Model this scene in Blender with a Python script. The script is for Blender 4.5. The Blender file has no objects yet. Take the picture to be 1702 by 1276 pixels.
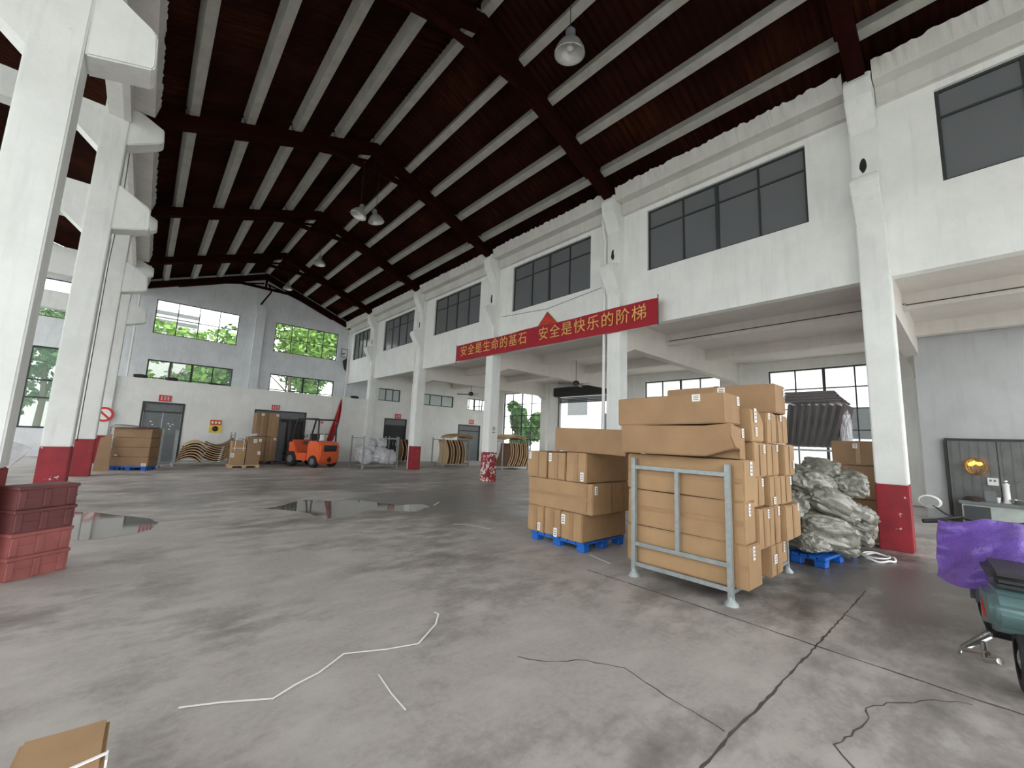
import bpy, bmesh, math, random
from mathutils import Vector, Matrix, noise
S = bpy.context.scene
COL = S.collection
random.seed(7)
PI = math.pi

# ------------------------------------------------------------ camera, sky, exposure
YAW, PITCH, ROLL, FPX, CAMH = 0.726554, 0.134517, 0.0407848, 682.15, 1.6
fw = Vector((math.sin(YAW)*math.cos(PITCH), math.cos(YAW)*math.cos(PITCH), math.sin(PITCH)))
r0 = Vector((math.cos(YAW), -math.sin(YAW), 0)); u0 = r0.cross(fw)
rt = r0*math.cos(ROLL) + u0*math.sin(ROLL); up = u0*math.cos(ROLL) - r0*math.sin(ROLL)
cam = bpy.data.cameras.new('camera'); cam.sensor_width = 36; cam.lens = FPX/1702*36
cam.clip_start = 0.02; cam.clip_end = 300
co = bpy.data.objects.new('camera', cam); COL.objects.link(co)
co.matrix_world = Matrix(((rt.x, up.x, -fw.x, 0), (rt.y, up.y, -fw.y, 0), (rt.z, up.z, -fw.z, CAMH), (0, 0, 0, 1)))
S.camera = co
w = bpy.data.worlds.new('overcast_sky'); S.world = w; w.use_nodes = True
nt = w.node_tree; bg = nt.nodes['Background']
tc = nt.nodes.new('ShaderNodeTexCoord'); sp = nt.nodes.new('ShaderNodeSeparateXYZ')
rp = nt.nodes.new('ShaderNodeValToRGB')
nt.links.new(tc.outputs['Generated'], sp.inputs[0]); nt.links.new(sp.outputs['Z'], rp.inputs[0]); nt.links.new(rp.outputs[0], bg.inputs[0])
rp.color_ramp.elements[0].color = (0.90, 0.93, 0.94, 1); rp.color_ramp.elements[0].position = 0.0
rp.color_ramp.elements[1].color = (1.0, 1.0, 1.0, 1); rp.color_ramp.elements[1].position = 0.6
bg.inputs[1].default_value = 1.0
S.view_settings.view_transform = 'Standard'; S.view_settings.look = 'None'
S.view_settings.gamma = 1; S.view_settings.use_curve_mapping = False
S.view_settings.exposure = 1.95
S.cycles.max_bounces = 10; S.cycles.diffuse_bounces = 7; S.cycles.transparent_max_bounces = 12
S.cycles.sample_clamp_indirect = 6

# ------------------------------------------------------------ materials
def lin(c): return tuple((v/12.92 if v <= .04045 else ((v+.055)/1.055)**2.4) for v in [x/255 for x in c]) + (1,)
class N:
    def __init__(s, name):
        s.m = bpy.data.materials.new(name); s.m.use_nodes = True; s.t = s.m.node_tree
        s.b = s.t.nodes['Principled BSDF']; s.o = s.t.nodes['Material Output']
    def n(s, kind, **kw):
        x = s.t.nodes.new('ShaderNode'+kind)
        for k, v in kw.items(): setattr(x, k, v)
        return x
    def l(s, a, b): s.t.links.new(a, b)
    def coord(s, which='Object', scale=(1, 1, 1)):
        c = s.n('TexCoord'); m = s.n('Mapping'); m.inputs['Scale'].default_value = scale
        s.l(c.outputs[which], m.inputs[0]); return m.outputs[0]
    def world(s, scale=(1, 1, 1)):
        c = s.n('NewGeometry'); m = s.n('Mapping'); m.inputs['Scale'].default_value = scale
        s.l(c.outputs['Position'], m.inputs[0]); return m.outputs[0]
    def noise(s, vec, scale, detail=6, rough=.6):
        x = s.n('TexNoise'); x.inputs['Scale'].default_value = scale; x.inputs['Detail'].default_value = detail
        x.inputs['Roughness'].default_value = rough; s.l(vec, x.inputs['Vector']); return x.outputs['Fac']
    def ramp(s, fac, stops):
        r = s.n('ValToRGB'); e = r.color_ramp.elements
        while len(e) < len(stops): e.new(.5)
        for i, (p, c) in enumerate(stops):
            e[i].position = p; e[i].color = c if len(c) == 4 else (*c, 1)
        s.l(fac, r.inputs[0]); return r.outputs[0]
    def mix(s, fac, a, b, mode='MIX'):
        x = s.n('Mix', data_type='RGBA', blend_type=mode)
        if isinstance(fac, float): x.inputs[0].default_value = fac
        else: s.l(fac, x.inputs[0])
        for i, v in ((6, a), (7, b)):
            if isinstance(v, tuple): x.inputs[i].default_value = v
            else: s.l(v, x.inputs[i])
        return x.outputs[2]
    def base(s, v):
        if isinstance(v, tuple): s.b.inputs['Base Color'].default_value = v
        else: s.l(v, s.b.inputs['Base Color'])
    def bump(s, h, strength=.3, dist=.02):
        x = s.n('Bump'); x.inputs['Strength'].default_value = strength; x.inputs['Distance'].default_value = dist
        s.l(h, x.inputs['Height']); s.l(x.outputs[0], s.b.inputs['Normal'])
    def rough(s, v):
        if isinstance(v, float): s.b.inputs['Roughness'].default_value = v
        else: s.l(v, s.b.inputs['Roughness'])
W0, K0 = (1, 1, 1, 1), (0, 0, 0, 1)
def simple(name, c, rough=.6, metal=0., var=.12, scale=6., bump=.1, coat=0.):
    m = N(name); v = m.world(); f = m.noise(v, scale)
    c = lin(c); d = tuple(x*(1-var) for x in c[:3]) + (1,); e = tuple(min(1, x*(1+var)) for x in c[:3]) + (1,)
    m.base(m.ramp(f, [(.3, d), (.7, e)])); m.rough(rough); m.b.inputs['Metallic'].default_value = metal
    if bump: m.bump(m.noise(v, scale*5), bump, .01)
    if coat: m.b.inputs['Coat Weight'].default_value = coat
    return m.m
def plaster(name, c, dirt):
    m = N(name); v = m.world()
    f = m.noise(v, 1.3, 8, .65); g = m.noise(m.world((3, 3, .35)), 2.2, 6)
    c = lin(c)
    a = m.ramp(f, [(.3, tuple(x*(1-dirt) for x in c[:3])), (.62, c)])
    k = m.ramp(g, [(.52, K0), (.78, W0)])
    sp = m.noise(v, 11, 3); s2 = m.ramp(sp, [(.70, K0), (.76, W0)])
    b = m.mix(k, a, tuple(x*(1-dirt*1.3) for x in c[:3]) + (1,))
    b2 = m.n('Mix', data_type='RGBA'); 
    m.base(m.mix(s2, b, tuple(x*(1-dirt*1.6) for x in c[:3]) + (1,)))
    m.rough(.85); m.bump(m.noise(v, 7, 8), .25, .02); return m.m
M = {}
M['wall'] = plaster('white_plaster', (238, 240, 237), .10)
M['gable'] = plaster('gable_plaster', (232, 236, 240), .14)
M['greywall'] = plaster('grey_plaster', (188, 191, 193), .12)
M['soffit'] = plaster('slab_plaster', (222, 218, 213), .10)
M['column'] = plaster('column_limewash', (236, 239, 236), .12)
M['purlin'] = simple('purlin_concrete', (162, 161, 154), .85, var=.14, scale=3)
M['truss'] = simple('truss_dark_red_paint', (36, 13, 9), 1.0, var=.25)
M['truss'].node_tree.nodes['Principled BSDF'].inputs['Specular IOR Level'].default_value = .05
M['gutter'] = plaster('gutter_plaster', (214, 213, 208), .14)
def roof():
    m = N('roof_red_brown_sheet'); v = m.world()
    f = m.noise(v, .5, 5); g = m.noise(m.world((.4, 8, .4)), 2.0, 4)
    a = m.ramp(f, [(.35, lin((30, 14, 11))), (.5, lin((42, 19, 12))), (.7, lin((60, 32, 17)))])
    m.base(m.mix(m.ramp(g, [(.45, K0), (.75, W0)]), a, lin((28, 13, 10)))); m.rough(1.0); m.b.inputs['Specular IOR Level'].default_value = .05; return m.m
M['roof'] = roof()
def floor():
    m = N('stained_concrete_floor'); v = m.world()
    big = m.noise(m.world((.55, .85, 1)), .8, 7, .62); med = m.noise(m.world((1, 1.6, 1)), 1.6, 8, .65); fine = m.noise(v, 22, 8, .7)
    # traffic and wet areas, mid-hall and scooter corner; the corner's shade painted in too
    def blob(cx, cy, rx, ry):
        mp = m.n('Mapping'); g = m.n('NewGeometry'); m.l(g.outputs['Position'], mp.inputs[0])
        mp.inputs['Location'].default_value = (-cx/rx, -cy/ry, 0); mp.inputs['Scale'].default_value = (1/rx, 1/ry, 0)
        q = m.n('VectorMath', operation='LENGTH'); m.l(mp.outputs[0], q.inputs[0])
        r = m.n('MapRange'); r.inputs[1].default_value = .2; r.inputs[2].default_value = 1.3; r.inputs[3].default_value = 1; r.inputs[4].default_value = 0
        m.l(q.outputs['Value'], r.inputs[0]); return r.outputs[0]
    def mth(op, a, b):
        x = m.n('Math', operation=op)
        for i, q in enumerate((a, b)):
            if isinstance(q, (int, float)): x.inputs[i].default_value = q
            else: m.l(q, x.inputs[i])
        return x.outputs[0]
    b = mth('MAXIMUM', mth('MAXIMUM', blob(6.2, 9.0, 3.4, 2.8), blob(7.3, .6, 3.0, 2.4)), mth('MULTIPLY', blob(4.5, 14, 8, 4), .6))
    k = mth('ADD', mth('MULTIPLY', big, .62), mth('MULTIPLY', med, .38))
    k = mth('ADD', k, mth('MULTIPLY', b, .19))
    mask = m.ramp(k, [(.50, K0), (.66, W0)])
    a = m.ramp(fine, [(.3, lin((156, 151, 147))), (.7, lin((174, 169, 164)))])
    a2 = m.mix(m.ramp(med, [(.35, W0), (.52, K0)]), a, lin((178, 173, 168)))
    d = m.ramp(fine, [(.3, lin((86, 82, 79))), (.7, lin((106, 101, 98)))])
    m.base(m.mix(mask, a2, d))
    m.rough(m.ramp(mask, [(0, (.62,)*3), (1, (.34,)*3)])); m.bump(m.noise(v, 9, 9, .7), .25, .015)
    return m.m
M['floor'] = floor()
M['crack'] = simple('dark_crack_fill', (78, 73, 70), .9)
def chipped(name, amount):
    m = N(name); v = m.world()
    f = m.noise(v, 7, 6, .62); big = m.noise(v, 1.6, 3)
    k = m.n('Math', operation='ADD'); m.l(f, k.inputs[0])
    q = m.n('Math', operation='MULTIPLY'); m.l(big, q.inputs[0]); q.inputs[1].default_value = .5; m.l(q.outputs[0], k.inputs[1])
    red = m.ramp(m.noise(v, 3, 5), [(.3, lin((128, 28, 38))), (.7, lin((160, 38, 48)))])
    m.base(m.mix(m.ramp(k.outputs[0], [(amount, K0), (amount+.012, W0)]), red, lin((222, 216, 210))))
    m.rough(.55); m.bump(f, .2, .01); return m.m
M['red'] = chipped('red_base_paint', .935); M['redworn'] = chipped('worn_red_base_paint', .80)
def cardboard(name, c):
    m = N(name); v = m.coord('Object'); w = m.world()
    f = m.noise(w, 2.2, 5); fl = m.noise(m.world((1, 1, 40)), 3, 2)
    c = lin(c)
    a = m.ramp(f, [(.3, tuple(x*.84 for x in c[:3])), (.7, tuple(min(1, x*1.08) for x in c[:3]))])
    m.base(m.mix(m.ramp(fl, [(.55, K0), (.8, (.35, .35, .35, 1))]), a, tuple(x*.8 for x in c[:3]) + (1,)))
    m.rough(.75); m.bump(m.noise(w, 5, 4), .12, .02); return m.m
M['card'] = cardboard('brown_cardboard', (170, 138, 101))
M['card2'] = cardboard('tan_cardboard', (160, 128, 94))
M['card3'] = cardboard('old_brown_cardboard', (146, 117, 88))
M['tape'] = simple('brown_packing_tape', (158, 124, 88), .4, var=.08)
M['label'] = simple('white_paper_label', (236, 234, 230), .6, var=.05, scale=60)
M['labelink'] = simple('grey_label_print', (120, 118, 120), .6)
M['galv'] = simple('grey_painted_steel', (150, 158, 158), .45, .35, var=.15, scale=14)
M['blue'] = simple('blue_plastic', (28, 98, 190), .4)
M['orange'] = simple('orange_forklift_paint', (226, 98, 52), .35, var=.08, coat=.3)
M['black'] = simple('black_steel', (30, 31, 33), .45)
M['rubber'] = simple('dark_rubber', (38, 37, 37), .85)
M['grey'] = simple('mid_grey_paint', (110, 114, 116), .5)
M['dgrey'] = simple('dark_grey_metal', (66, 70, 72), .45, .3)
M['gategrey'] = simple('dull_grey_sheet_metal', (104, 107, 106), .55, .1, var=.2, scale=2.5)
M['doorgrey'] = simple('grey_metal_door', (112, 117, 120), .5, .2)
M['shade_scrap'] = simple('dark_brown_shade_and_scrap', (52, 44, 40), .6)
M['frame'] = simple('dark_window_frame', (48, 54, 54), .5)
M['redcloth'] = simple('red_banner_cloth', (160, 24, 40), .7, var=.08, scale=2)
M['gold'] = simple('gold_print', (226, 176, 96), .5, var=.2, scale=20)
M['goldm'] = simple('gold_foil', (214, 160, 62), .25, .9, var=.2)
M['signred'] = simple('red_sign', (205, 42, 48), .5)
M['signwhite'] = simple('white_sign_print', (240, 236, 232), .5, var=.04)
M['yellow'] = simple('yellow_poster', (232, 200, 50), .5)
M['white'] = simple('white_enamel', (228, 228, 226), .35, var=.05)
M['strap'] = simple('white_plastic_strap', (240, 240, 240), .4, var=.04)
M['lamp'] = simple('aluminium_lamp_shade', (196, 196, 194), .35, .5, var=.08)
M['crate'] = simple('red_brown_plastic', (150, 86, 82), .6, var=.2, scale=4)
M['crated'] = simple('dark_red_plastic', (108, 62, 62), .6, var=.2, scale=4)
M['panel'] = simple('brown_moulded_board', (112, 84, 62), .6, var=.2, scale=5)
M['paneld'] = simple('dark_maroon_board', (74, 46, 44), .5, var=.2, scale=5)
M['panell'] = simple('pale_board_edge', (206, 178, 138), .6, var=.12, scale=8)
M['wine'] = simple('dark_wine_wrap', (66, 50, 52), .3, var=.2, scale=9)
M['mirror'] = simple('mirror_glass', (220, 226, 228), .06, .9, var=.03, bump=0)
M['teal'] = simple('grey_teal_plastic', (96, 122, 124), .35, var=.08)
M['soot'] = simple('brown_soot', (150, 140, 130), .95, var=.3, scale=18)
M['chrome'] = simple('chrome', (190, 190, 188), .2, .9, var=.1)
M['leaf'] = simple('green_leaf', (120, 160, 72), .6, var=.4, scale=1.2, bump=0)
M['leaf2'] = simple('dark_green_leaf', (84, 122, 66), .6, var=.4, scale=1.2, bump=0)
M['bark'] = simple('grey_bark', (98, 86, 72), .9)
M['pale'] = simple('pale_render', (226, 228, 226), .8)
M['ground'] = simple('yard_concrete', (176, 176, 170), .9, var=.15, scale=1)
M['sinkstone'] = simple('pale_tiled_trough', (168, 178, 172), .5)
def plastic(name, c, alpha, scale):
    m = N(name); v = m.coord('Object'); f = m.noise(v, scale, 9, .7); g = m.noise(v, scale*.4, 4)
    c = lin(c); m.base(m.ramp(g, [(.3, tuple(x*.62 for x in c[:3])), (.68, c)]))
    m.rough(.22); m.b.inputs['Specular IOR Level'].default_value = .6; m.bump(f, .9, .05); return m.m
M['silver'] = plastic('silver_grey_film', (140, 140, 128), 1, 4.5)
M['whitebag'] = plastic('white_film', (214, 214, 220), 1, 4)
M['purple'] = plastic('purple_quilted_film', (124, 88, 196), 1, 9)
for k_, c_ in (('purple', .5), ('silver', .9), ('whitebag', .4)):
    b_ = M[k_].node_tree.nodes['Principled BSDF']; b_.inputs['Coat Weight'].default_value = c_; b_.inputs['Coat Roughness'].default_value = .12
def glass(name, c, dust, rough=.05):
    m = N(name); m.base(lin(c)); m.rough(rough); m.b.inputs['Specular IOR Level'].default_value = .6
    tr = m.n('BsdfTransparent'); mx = m.n('MixShader'); mx.inputs[0].default_value = dust
    m.l(tr.outputs[0], mx.inputs[1]); m.l(m.b.outputs[0], mx.inputs[2]); m.l(mx.outputs[0], m.o.inputs[0]); return m.m
M['glass'] = glass('clear_window_glass', (215, 230, 225), .06)
M['glassg'] = glass('greenish_window_glass', (190, 222, 208), .16)
M['glassd'] = glass('dusty_dark_glass', (118, 121, 124), .8, .2)
def water():
    m = N('puddle_water'); v = m.world(); m.base(lin((112, 109, 105))); m.rough(.03)
    m.b.inputs['Specular IOR Level'].default_value = .9; m.bump(m.noise(v, 14, 3), .03, .01); return m.m
M['water'] = water()
def glowgold():
    m = N('lit_amber_bulb'); m.base(lin((255, 200, 90))); m.b.inputs['Emission Color'].default_value = lin((255, 190, 80)); m.b.inputs['Emission Strength'].default_value = .8; return m.m
M['glow'] = glowgold()

# ------------------------------------------------------------ mesh helpers
class MB:
    def __init__(s): s.bm = bmesh.new()
    def _x(s, geo, mat):
        if mat is not None: bmesh.ops.transform(s.bm, matrix=mat, verts=geo)
        return geo
    def box(s, x0, x1, y0, y1, z0, z1, mat=None):
        v = [s.bm.verts.new((x, y, z)) for z in (z0, z1) for x, y in ((x0, y0), (x1, y0), (x1, y1), (x0, y1))]
        for f in ((3, 2, 1, 0), (4, 5, 6, 7), (0, 1, 5, 4), (1, 2, 6, 5), (2, 3, 7, 6), (3, 0, 4, 7)): s.bm.faces.new([v[i] for i in f])
        s._x(v, mat); return s
    def prism(s, poly, axis, a, b, mat=None):
        # poly of (u,z): axis 'y' -> u is x, extruded a..b along y ; axis 'x' -> u is y ; axis 'z' -> (x,y)
        def P(u, z, t): return (u, t, z) if axis == 'y' else ((t, u, z) if axis == 'x' else (u, z, t))
        A = [s.bm.verts.new(P(u, z, a)) for u, z in poly]; B = [s.bm.verts.new(P(u, z, b)) for u, z in poly]
        n = len(poly); s.bm.faces.new(A); s.bm.faces.new(B[::-1])
        for i in range(n): s.bm.faces.new((A[i], B[i], B[(i+1) % n], A[(i+1) % n]))
        s._x(A+B, mat); return s
    def tube(s, pts, r, n=8, caps=True):
        pts = [Vector(p) for p in pts]; rings = []; R = r if isinstance(r, (list, tuple)) else [r]*len(pts)
        ref = None
        for i, p in enumerate(pts):
            d = (pts[min(i+1, len(pts)-1)]-pts[max(i-1, 0)]).normalized()
            if ref is None: ref = Vector((0, 0, 1)) if abs(d.z) < .9 else Vector((1, 0, 0))
            a = d.cross(ref).normalized(); b = d.cross(a).normalized(); ref = b.cross(d) if False else ref
            rings.append([s.bm.verts.new(p+(a*math.cos(t*2*PI/n)+b*math.sin(t*2*PI/n))*R[i]) for t in range(n)])
        for A, B in zip(rings, rings[1:]):
            for t in range(n): s.bm.faces.new((A[t], A[(t+1) % n], B[(t+1) % n], B[t]))
        if caps: s.bm.faces.new(rings[0][::-1]); s.bm.faces.new(rings[-1])
        return s
    def lathe(s, prof, n=24, mat=None, cap=True):
        rings = []; allv = []
        for r, z in prof:
            q = [s.bm.verts.new((r*math.cos(t*2*PI/n), r*math.sin(t*2*PI/n), z)) for t in range(n)]; rings.append(q); allv += q
        for A, B in zip(rings, rings[1:]):
            for t in range(n): s.bm.faces.new((A[t], A[(t+1) % n], B[(t+1) % n], B[t]))
        if cap: s.bm.faces.new(rings[0][::-1]); s.bm.faces.new(rings[-1])
        s._x(allv, mat); return s
    def grid(s, fn, nu, nv, thick=0.):
        def sheet(off):
            return [[s.bm.verts.new(fn(i/nu, j/nv, off)) for j in range(nv+1)] for i in range(nu+1)]
        A = sheet(0)
        for i in range(nu):
            for j in range(nv): s.bm.faces.new((A[i][j], A[i+1][j], A[i+1][j+1], A[i][j+1]))
        if thick:
            B = sheet(thick)
            for i in range(nu):
                for j in range(nv): s.bm.faces.new((B[i][j], B[i][j+1], B[i+1][j+1], B[i+1][j]))
            for i in range(nu):
                s.bm.faces.new((A[i][0], B[i][0], B[i+1][0], A[i+1][0])); s.bm.faces.new((A[i][nv], A[i+1][nv], B[i+1][nv], B[i][nv]))
            for j in range(nv):
                s.bm.faces.new((A[0][j], A[0][j+1], B[0][j+1], B[0][j])); s.bm.faces.new((A[nu][j], B[nu][j], B[nu][j+1], A[nu][j+1]))
        return s
    def bevel(s, w, seg=2):
        bmesh.ops.remove_doubles(s.bm, verts=s.bm.verts, dist=1e-5)
        bmesh.ops.bevel(s.bm, geom=list(s.bm.edges), offset=w, segments=seg, affect='EDGES', clamp_overlap=True); return s
    def jitter(s, amp, freq, seed=0):
        for v in s.bm.verts:
            v.co += noise.noise_vector(v.co*freq+Vector((seed*7.3, seed*3.1, seed)))*amp
        return s
    def build(s, name, mat, parent=None, smooth=False, loc=None, rot=None):
        bmesh.ops.recalc_face_normals(s.bm, faces=s.bm.faces)
        me = bpy.data.meshes.new(name); s.bm.to_mesh(me); s.bm.free()
        me.materials.append(M[mat] if isinstance(mat, str) else mat)
        if smooth:
            me.polygons.foreach_set('use_smooth', [True]*len(me.polygons))
            try: me.set_sharp_from_angle(angle=math.radians(40))
            except Exception: pass
        o = bpy.data.objects.new(name, me); COL.objects.link(o)
        if parent is not None: o.parent = parent
        if loc is not None: o.location = loc
        if rot is not None: o.rotation_euler = rot
        return o
def tag(o, label, cat, group=None):
    o['label'] = label; o['category'] = cat
    if group: o['group'] = group
    return o
def thing(name, label, cat, loc=(0, 0, 0), rz=0., group=None):
    o = bpy.data.objects.new(name, None); COL.objects.link(o); o.location = loc; o.rotation_euler = (0, 0, rz); o.empty_display_size = .1
    return tag(o, label, cat, group)
def struct(o): o['kind'] = 'structure'; return o
def copy_tree(o, parent=None):
    c = o.copy(); COL.objects.link(c)
    if parent: c.parent = parent
    for ch in list(o.children): copy_tree(ch, c)
    return c
def text(body, size, mat, parent, mtx, name='lettering', ext=.004):
    c = bpy.data.curves.new('t', 'FONT'); c.body = body; c.size = size; c.extrude = ext;  c.align_x = 'CENTER'; c.align_y = 'CENTER'
    o = bpy.data.objects.new('t', c); COL.objects.link(o); bpy.context.view_layer.update()
    me = bpy.data.meshes.new_from_object(o.evaluated_get(bpy.context.evaluated_depsgraph_get()))
    bpy.data.objects.remove(o); bpy.data.curves.remove(c)
    me.materials.clear(); me.materials.append(M[mat]); me.name = name
    q = bpy.data.objects.new(name, me); COL.objects.link(q); q.parent = parent; q.matrix_basis = mtx; return q
def frame_m(x, y, z, p): return Matrix(((x[0], y[0], z[0], p[0]), (x[1], y[1], z[1], p[1]), (x[2], y[2], z[2], p[2]), (0, 0, 0, 1)))
def face_mx(p): return frame_m((0, -1, 0), (0, 0, 1), (-1, 0, 0), p)      # on a face that looks towards -X
def face_my(p): return frame_m((1, 0, 0), (0, 0, 1), (0, -1, 0), p)       # on a face that looks towards -Y
ORD = ['first', 'second', 'third', 'fourth', 'fifth', 'sixth', 'seventh', 'eighth', 'ninth', 'tenth']

# ------------------------------------------------------------ the setting
FR = [1.0, 6.66, 12.3, 18.0, 23.7]           # frame lines down the hall
GY, RX = 28.2, 19.1                          # far gable wall, rear wall of the side aisle
def wallgrid(axis, p0, p1, u0, u1, z0, z1, holes, mb=None):
    us = sorted({u0, u1, *[h[0] for h in holes], *[h[1] for h in holes]}); zs = sorted({z0, z1, *[h[2] for h in holes], *[h[3] for h in holes]})
    us = [u for u in us if u0 <= u <= u1]; zs = [z for z in zs if z0 <= z <= z1]
    mb = mb or MB()
    for a, b in zip(us, us[1:]):
        run = None
        for c, d in zip(zs, zs[1:]):
            m_ = ((a+b)/2, (c+d)/2)
            solid = not any(h[0] < m_[0] < h[1] and h[2] < m_[1] < h[3] for h in holes)
            if solid: run = (run[0], d) if run else (c, d)
            if (not solid or d == zs[-1]) and run:
                if axis == 'x': mb.box(p0, p1, a, b, *run)
                else: mb.box(a, b, p0, p1, *run)
                run = None
    return mb
nwin = [0]
def window(axis, p, u0, u1, z0, z1, us, zs, gl='glass', th=.05, wide=None, inner=0.):
    nwin[0] += 1
    e = bpy.data.objects.new('window_%d' % nwin[0], None); COL.objects.link(e); struct(e)
    e.location = (p, (u0+u1)/2, z0) if axis == 'x' else ((u0+u1)/2, p, z0)
    c = (u0+u1)/2; f = MB()
    def B(m, a, b, q, r, t):
        if axis == 'x': m.box(-t, t, a-c, b-c, q-z0, r-z0)
        else: m.box(a-c, b-c, -t, t, q-z0, r-z0)
    t = .035
    B(f, u0, u0+th, z0, z1, t); B(f, u1-th, u1, z0, z1, t); B(f, u0+th, u1-th, z0, z0+th, t); B(f, u0+th, u1-th, z1-th, z1, t)
    for u in us:
        k = th*.9 if wide and abs(u-wide) < .01 else th*.42
        B(f, u-k, u+k, z0+th, z1-th, t*.9)
    for z in zs: B(f, u0+th, u1-th, z-th*.42, z+th*.42, t*.8)
    f.build('window_frame', 'frame', e)
    g = MB(); B(g, u0+th*.5, u1-th*.5, z0+th*.5, z1-th*.5, .004); g.build('window_pane', gl, e)
    return e
def even(a, b, n): return [a+(b-a)*i/n for i in range(1, n)]

# floor and yard
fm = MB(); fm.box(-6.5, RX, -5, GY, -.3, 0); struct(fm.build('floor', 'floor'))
gm = MB(); gm.box(-60, 70, -50, 80, -.5, -.06); struct(gm.build('ground', 'ground'))
def ribbon(pts, wd, z0, z1, name, jit=0.):
    m = MB(); n = 0
    P = []
    for a, b in zip(pts, pts[1:]):
        a, b = Vector((*a, 0)), Vector((*b, 0)); k = max(1, int((b-a).length/.06)) if jit else 1
        for i in range(k): P.append(a.lerp(b, i/k)+Vector((random.uniform(-jit, jit), random.uniform(-jit, jit), 0)))
    P.append(Vector((*pts[-1], 0)))
    L, Rr = [], []
    for i, p in enumerate(P):
        d = (P[min(i+1, len(P)-1)]-P[max(i-1, 0)]).normalized(); s_ = Vector((-d.y, d.x, 0))*wd*(random.uniform(.4, 1.2) if jit else 1)*.5
        L.append([m.bm.verts.new(p+s_+Vector((0, 0, z))) for z in (z0, z1)]); Rr.append([m.bm.verts.new(p-s_+Vector((0, 0, z))) for z in (z0, z1)])
    for i in range(len(P)-1):
        m.bm.faces.new((L[i][1], L[i+1][1], Rr[i+1][1], Rr[i][1])); m.bm.faces.new((L[i][0], L[i][1], Rr[i][1], Rr[i][0]) if i == 0 else (L[i][0], L[i+1][0], L[i+1][1], L[i][1]))
        m.bm.faces.new((Rr[i][0], Rr[i][1], Rr[i+1][1], Rr[i+1][0]))
    return m
fissures = [
    ('floor_joint', [(4.43, 3.4), (4.43, 2.05), (4.4, 1.0), (4.38, .17), (4.4, -1.2)], .02, .004),
    ('floor_joint', [(2.0, 1.03), (2.69, 1.04), (3.14, 1.02), (4.4, 1.0), (5.45, .99), (6.6, .98)], .019, .006),
    ('floor_joint', [(5.45, .99), (5.37, .84)], .012, .004),
    ('floor_crack', [(2.68, 1.06), (2.71, 1.26), (2.76, 1.64), (2.8, 1.8), (2.66, 2.04), (2.41, 2.2), (2.29, 2.39)], .009, .012),
    ('floor_crack', [(2.75, .42), (2.94, .53), (3.06, .63), (3.3, .59), (3.46, .56), (3.65, .57), (3.83, .49), (4.14, .3), (4.27, .13)], .011, .012)]
for nm, pts, wd, jit in fissures: struct(ribbon(pts, wd, -.01, .0015, nm, jit).build(nm, 'crack'))

# roof: two corrugated slopes over the hall, one over the left aisle
AX, AZ, SL = 4.58, 10.94, .39
def zr(x): return AZ-SL*abs(x-AX)
rm = MB()
def deck(m, xa, xb, zf, y0, y1, step=.045):
    n = int((y1-y0)/step); prev = None
    for i in range(n+1):
        y = y0+(y1-y0)*i/n; d = .022*math.sin(y*2*PI/.18)
        a = m.bm.verts.new((xa, y, zf(xa)+d)); b = m.bm.verts.new((xb, y, zf(xb)+d))
        if prev: m.bm.faces.new((prev[0], prev[1], b, a))
        prev = (a, b)
deck(rm, -1.25, AX, lambda x: zr(x)+.26, -4, GY+.3); deck(rm, AX, 10.35, lambda x: zr(x)+.26, -4, GY+.3)
deck(rm, -7, -1.15, lambda x: 9.1+.30*(-1.15-x), -4, GY+.3, .06)
struct(rm.build('ceiling', 'roof', smooth=True))
um = MB(); um.box(10.15, RX+.25, -4, GY+.25, 8.6, 8.75); struct(um.build('ceiling_upper_room', 'soffit'))

# far gable wall
WX1, WX2 = (-.17, 3.53), (5.42, 9.2)
WL = (-6.0, -2.3)
holes = [(*WX1, 6.37, 8.2), (*WX2, 6.37, 8.2), (*WX1, 3.2, 4.98), (*WX2, 3.2, 4.98), (*WL, 6.37, 8.2), (*WL, 1.25, 4.98)]
gw = wallgrid('y', GY, GY+.25, -6.5, RX+.25, 0, 8.6, holes)
gw.prism([(-1.3, 8.6), (10.3, 8.6), (10.3, 8.95), (AX, AZ+.2), (-1.3, 8.88)], 'y', GY, GY+.25)
gw.prism([(-6.5, 8.6), (-1.3, 8.6), (-1.3, 9.1), (-6.5, 10.6)], 'y', GY, GY+.25)
gw.box(4.3, 4.78, GY-.22, GY, 0, 9.0)
struct(gw.build('wall_far', 'gable'))
for a, b in (WX1, WX2): window('y', GY+.1, a, b, 6.37, 8.2, even(a, b, 4), [7.28], 'glass', .045)
window('y', GY+.1, *WX1, 3.2, 4.98, even(*WX1, 4), [4.04], 'glassg', .06, wide=sum(WX1)/2)
window('y', GY+.1, *WX2, 3.2, 4.98, even(*WX2, 4), [4.04], 'glassg', .06, wide=sum(WX2)/2)
window('y', GY+.1, *WL, 6.37, 8.2, even(*WL, 4), [7.28], 'glass', .045)
window('y', GY+.1, *WL, 1.25, 4.98, even(*WL, 4), [2.63, 3.44], 'glassg', .08, wide=sum(WL)/2)
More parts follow.
